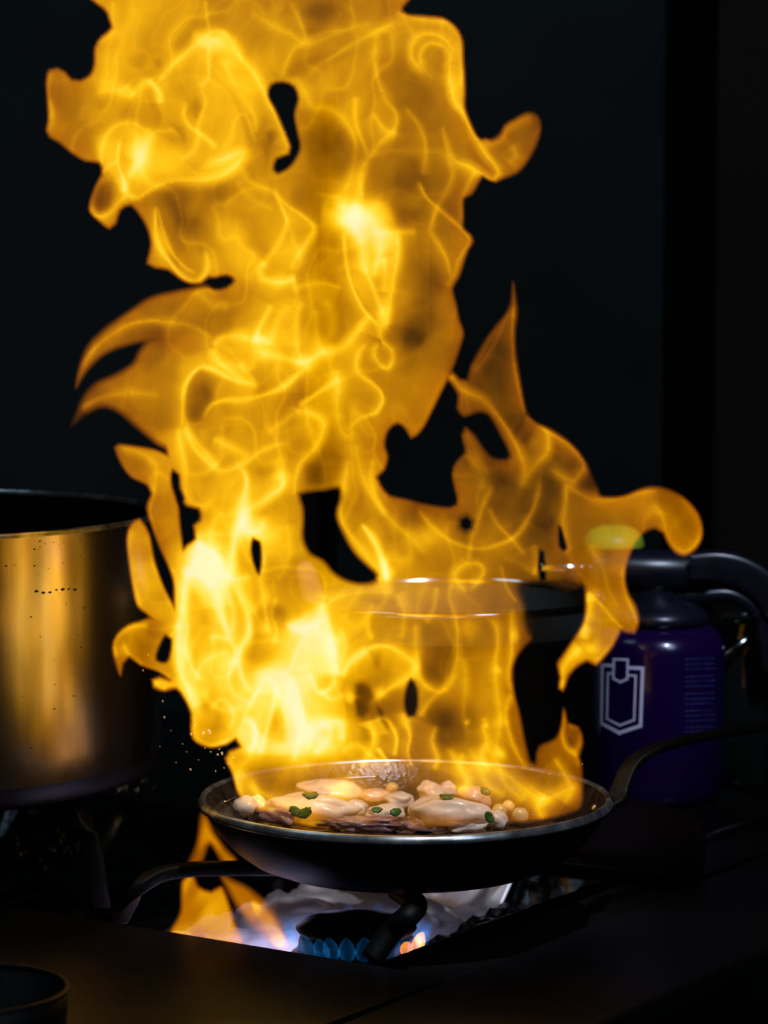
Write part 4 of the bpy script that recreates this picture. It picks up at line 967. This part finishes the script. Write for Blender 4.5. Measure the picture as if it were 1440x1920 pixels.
# ---------------------------------------------------------------- oil droplets thrown from the pan
random.seed(23)
bm = bmesh.new(); bmesh.ops.create_icosphere(bm, subdivisions=2, radius=1)
drop0 = link('oil_droplet', bm, M['oil']); first = True
DR = [(381,1375,1.6),(392,1372,2.2),(358,1377,1.4),(365,1360,1),(384,1403,.9),(395,1410,1),(408,1415,1.5),(416,1413,1.6),(411,1405,.9),(357,1443,1.4),(404,1446,.9),(268,1257,1),(305,1315,1),(308,1345,1.2),(278,1228,.8),(300,1400,.7),(330,1430,.7),(342,1395,.6),(372,1425,.7),(420,1440,.8),(428,1432,.8),(350,1410,.7),(320,1370,.7),(437,1420,.9),(535,248,1),(593,300,.8),(1092,1433,.8),(1030,1452,.8),(640,1150,.7),(960,1478,.9),(985,1500,.9),(1000,1528,.9)]
for i, (x, y, s) in enumerate(DR):
    o = drop0 if i == 0 else drop0.copy()
    if i: COL.objects.link(o)
    o.location = at(x, y, -.02 if x > 350 else .02); k = s*.00055; o.scale = (k, k, k*random.uniform(1, 1.8)); o.rotation_euler = (0, random.uniform(-.6, .6), 0)
    tag(o, 'tiny bright oil droplet flying off the flaming pan', 'droplet', 'oil droplets in the air')

# ---------------------------------------------------------------- the fire
fire = tag(empty('pan_fire', (PC.x, PC.y, ZS)), 'tall roaring orange fire rising from the frying pan', 'fire')
V, S, DM = build_field()
Yd = {'main': 0, 'flick': .05, 'hook_a': .045, 'hook_b': .015, 'ear': -.02, 'leaf': -.045, 'curlet': -.03, 'spire': .055, 'curl': -.01}
SUB = [('swirl', 330, 200, -.035, 130), ('column', 720, 160, .03, 150), ('knot', 700, 480, -.015, 110), ('veil', 440, 470, .02, 110), ('belly', 560, 680, -.03, 120), ('drape', 790, 690, .035, 110),
       ('braid', 450, 900, .0, 110), ('ribbon', 690, 960, -.03, 100), ('torso', 430, 1160, -.01, 110), ('core', 560, 1330, -.04, 120), ('sheet', 760, 1180, .04, 120), ('right', 930, 1180, .02, 110), ('root', 930, 1430, .0, 130), ('lip', 640, 1480, .03, 110)]
W = {}
keys = list(OUTS)
mx = {k: np.clip(S[k], -30, 28)/7.0 for k in keys}
ex = {k: np.exp(mx[k]) for k in keys}; tot = sum(ex.values())
sub = {n: np.exp(-((XX-x)**2+(YY-y)**2)/(2*(r*.62)**2))+1e-12 for n, x, y, d, r in SUB}
st_ = sum(sub.values())
for k in keys:
    if k != 'main': W[k] = (ex[k]/tot, Yd[k], S[k])
for n, x, y, d, r in SUB: W[n] = (ex['main']/tot*sub[n]/st_, d, None)
CS = math.cos(PIT); SN = math.sin(PIT)
def flame_sheet(name, L, depth, parent):
    """L: luminosity on the sheet grid; depth: distance field -> 3-D positions"""
    keep = L > .006
    q = keep[:-1, :-1] | keep[1:, :-1] | keep[:-1, 1:] | keep[1:, 1:]
    lab = q.astype(int); cur = q.copy(); best = None; rest = q.copy()
    while rest.any():
        j0, i0 = np.argwhere(rest)[0]; comp = np.zeros_like(q); comp[j0, i0] = True
        while True:
            g = comp.copy(); g[1:] |= comp[:-1]; g[:-1] |= comp[1:]; g |= np.pad(g, ((0, 0), (1, 0)))[:, :-1] | np.pad(g, ((0, 0), (0, 1)))[:, 1:]
            g &= rest
            if g.sum() == comp.sum(): break
            comp = g
        rest &= ~comp
        if best is None or comp.sum() > best.sum(): best = comp
        if rest.sum() < best.sum(): break
    q = best
    jj, ii = np.nonzero(q)
    if len(jj) < 4: return None
    nx = XX.shape[1]
    f = np.stack([jj*nx+ii, jj*nx+ii+1, (jj+1)*nx+ii+1, (jj+1)*nx+ii], -1)
    u, inv = np.unique(f, return_inverse=True); f = inv.reshape(-1, 4)
    px = XX.ravel()[u]; py = YY.ravel()[u]; y = depth.ravel()[u]
    du = (px-720)/FPX; dv = (960-py)/FPX
    dy = CS+dv*SN; dz = -SN+dv*CS; t = (y-YCAM)/dy
    co_ = np.stack([du*t, y, HCAM+dz*t], -1)-np.array(parent.location)
    rgb = flame_rgb_total(V.ravel()[u], np.clip(DM.ravel()[u]/45, 0, 1))*(L.ravel()[u]/np.maximum(V.ravel()[u], 1e-6))[:, None]
    me = bpy.data.meshes.new(name)
    me.vertices.add(len(u)); me.vertices.foreach_set('co', co_.astype(np.float32).ravel())
    me.loops.add(len(f)*4); me.loops.foreach_set('vertex_index', f.ravel().astype(np.int32))
    me.polygons.add(len(f)); me.polygons.foreach_set('loop_start', (np.arange(len(f))*4).astype(np.int32))
    me.polygons.foreach_set('use_smooth', np.ones(len(f), bool))
    me.update(); me.validate()
    ca = me.color_attributes.new('glow', 'FLOAT_COLOR', 'POINT')
    ca.data.foreach_set('color', np.concatenate([rgb, np.ones((len(u), 1))], 1).astype(np.float32).ravel())
    me.materials.append(M['flame'])
    o = bpy.data.objects.new(name, me); COL.objects.link(o); o.parent = parent
    return o
flame_rgb_total = flame_rgb
seed = 30
wgt = np.clip(DM, 0, 90)
for k, (w, d, sd_) in W.items():
    seed += 3
    L = V*w
    th = .004+.034*np.sqrt(np.clip(wgt, 0, 90)/90)*np.clip(w*1.3, 0, 1)
    wr = .012*vnoise(XX, YY*.7, 95, seed)+.007*vnoise(XX, YY*.8, 41, seed+1)-.006*np.clip(V-.3, 0, 1)
    mixf = .5+.28*vnoise(XX, YY*.6, 70, seed+2)
    flame_sheet('flame_tongue', L*mixf, d-th+wr, fire)
    flame_sheet('flame_tongue', L*(1-mixf), d+th+wr*.7+.003, fire)

# flames licking down the left of the pan, under it
low = tag(empty('spilled_flame', (BC.x-.09, BC.y, -.02)), 'orange flames licking down beside the burner under the left of the pan', 'fire')
V2 = np.zeros(XX.shape)
for sf_, val, p_ in [(16, .5, '376,1525 388,1528 402,1560 424,1590 446,1616 436,1640 418,1622 394,1584 382,1610 366,1632 350,1650 352,1620 368,1580'),
                     (12, .62, '342,1652 362,1642 372,1662 396,1672 415,1662 428,1690 440,1730 456,1775 400,1775 320,1760 338,1710'),
                     (18, .40, '412,1640 440,1650 470,1665 510,1700 536,1745 545,1780 520,1782 484,1752 458,1722 436,1690'),
                     (10, .45, '470,1690 500,1706 530,1750 538,1775 520,1778 498,1750'),
                     (12, .10, '176,1588 205,1580 232,1612 262,1650 292,1696 305,1742 294,1740 276,1700 246,1662 220,1630 200,1600')]:
    t = np.clip((sdf(P(p_))+4)/sf_, 0, 1); V2 += val*t*t*(3-2*t)
V2 *= .85+.35*vnoise(XX+YY*.5, YY*.5, 26, 77)
Vsave = V; V = V2
flame_sheet('flame_tongue', V2*.6, .035+.012*vnoise(XX, YY, 60, 5), low)
flame_sheet('flame_tongue', V2*.4, .050+.012*vnoise(XX, YY, 60, 8), low)
V = Vsave

# ---------------------------------------------------------------- light
def area(name, loc, target, size, power, col, sy=None):
    l = bpy.data.lights.new(name, 'AREA'); l.energy = power; l.color = col; l.shape = 'RECTANGLE'; l.size = size; l.size_y = sy or size
    o = bpy.data.objects.new(name, l); COL.objects.link(o); o.location = loc
    o.rotation_euler = (Vector(target)-Vector(loc)).to_track_quat('-Z', 'Y').to_euler()
    return o
area('window_light', (1.1, -1.6, 1.9), (0.05, 0, .06), .6, 6.5, (.58, .78, 1.0))
def spot(name, loc, target, power, col, ang, blend=.5, rad=.03):
    l = bpy.data.lights.new(name, 'SPOT'); l.energy = power; l.color = col; l.spot_size = math.radians(ang); l.spot_blend = blend; l.shadow_soft_size = rad
    o = bpy.data.objects.new(name, l); COL.objects.link(o); o.location = loc
    o.rotation_euler = (Vector(target)-Vector(loc)).to_track_quat('-Z', 'Y').to_euler()
    return o
spot('fill_spot', (.35, -.75, 1.5), (PC.x+.01, PC.y, PZ), 44, (.88, .90, 1.0), 14, .6)  # unseen spot added to light the food and the pan
spot('fill_spot', (.62, -.75, 1.45), (.165, .44, .20), 70, (.62, .74, 1.0), 13.5, .45)  # unseen spot added to brighten the saucepan, torch and canister
area('wall_fill_light', (-1.1, -.1, 1.9), (-.5, 1.15, .55), .6, 1.6, (.55, .85, 1.0))  # unseen area light added to lift the back wall
for a, e in ((165, .36), (115, .42), (60, .18)):
    p = Vector((BC.x+.052*math.cos(math.radians(a)), BC.y+.052*math.sin(math.radians(a)), .018))
    spot('gas_flame_light', p, p+Vector((.35*math.cos(math.radians(a)), .35*math.sin(math.radians(a)), -1)), e, (.66, .62, 1.0), 125, .6, .004)
w = bpy.data.worlds.new('kitchen_dark'); sc.world = w; w.use_nodes = True
w.node_tree.nodes['Background'].inputs[0].default_value = (.35, .65, .8, 1); w.node_tree.nodes['Background'].inputs[1].default_value = .0028
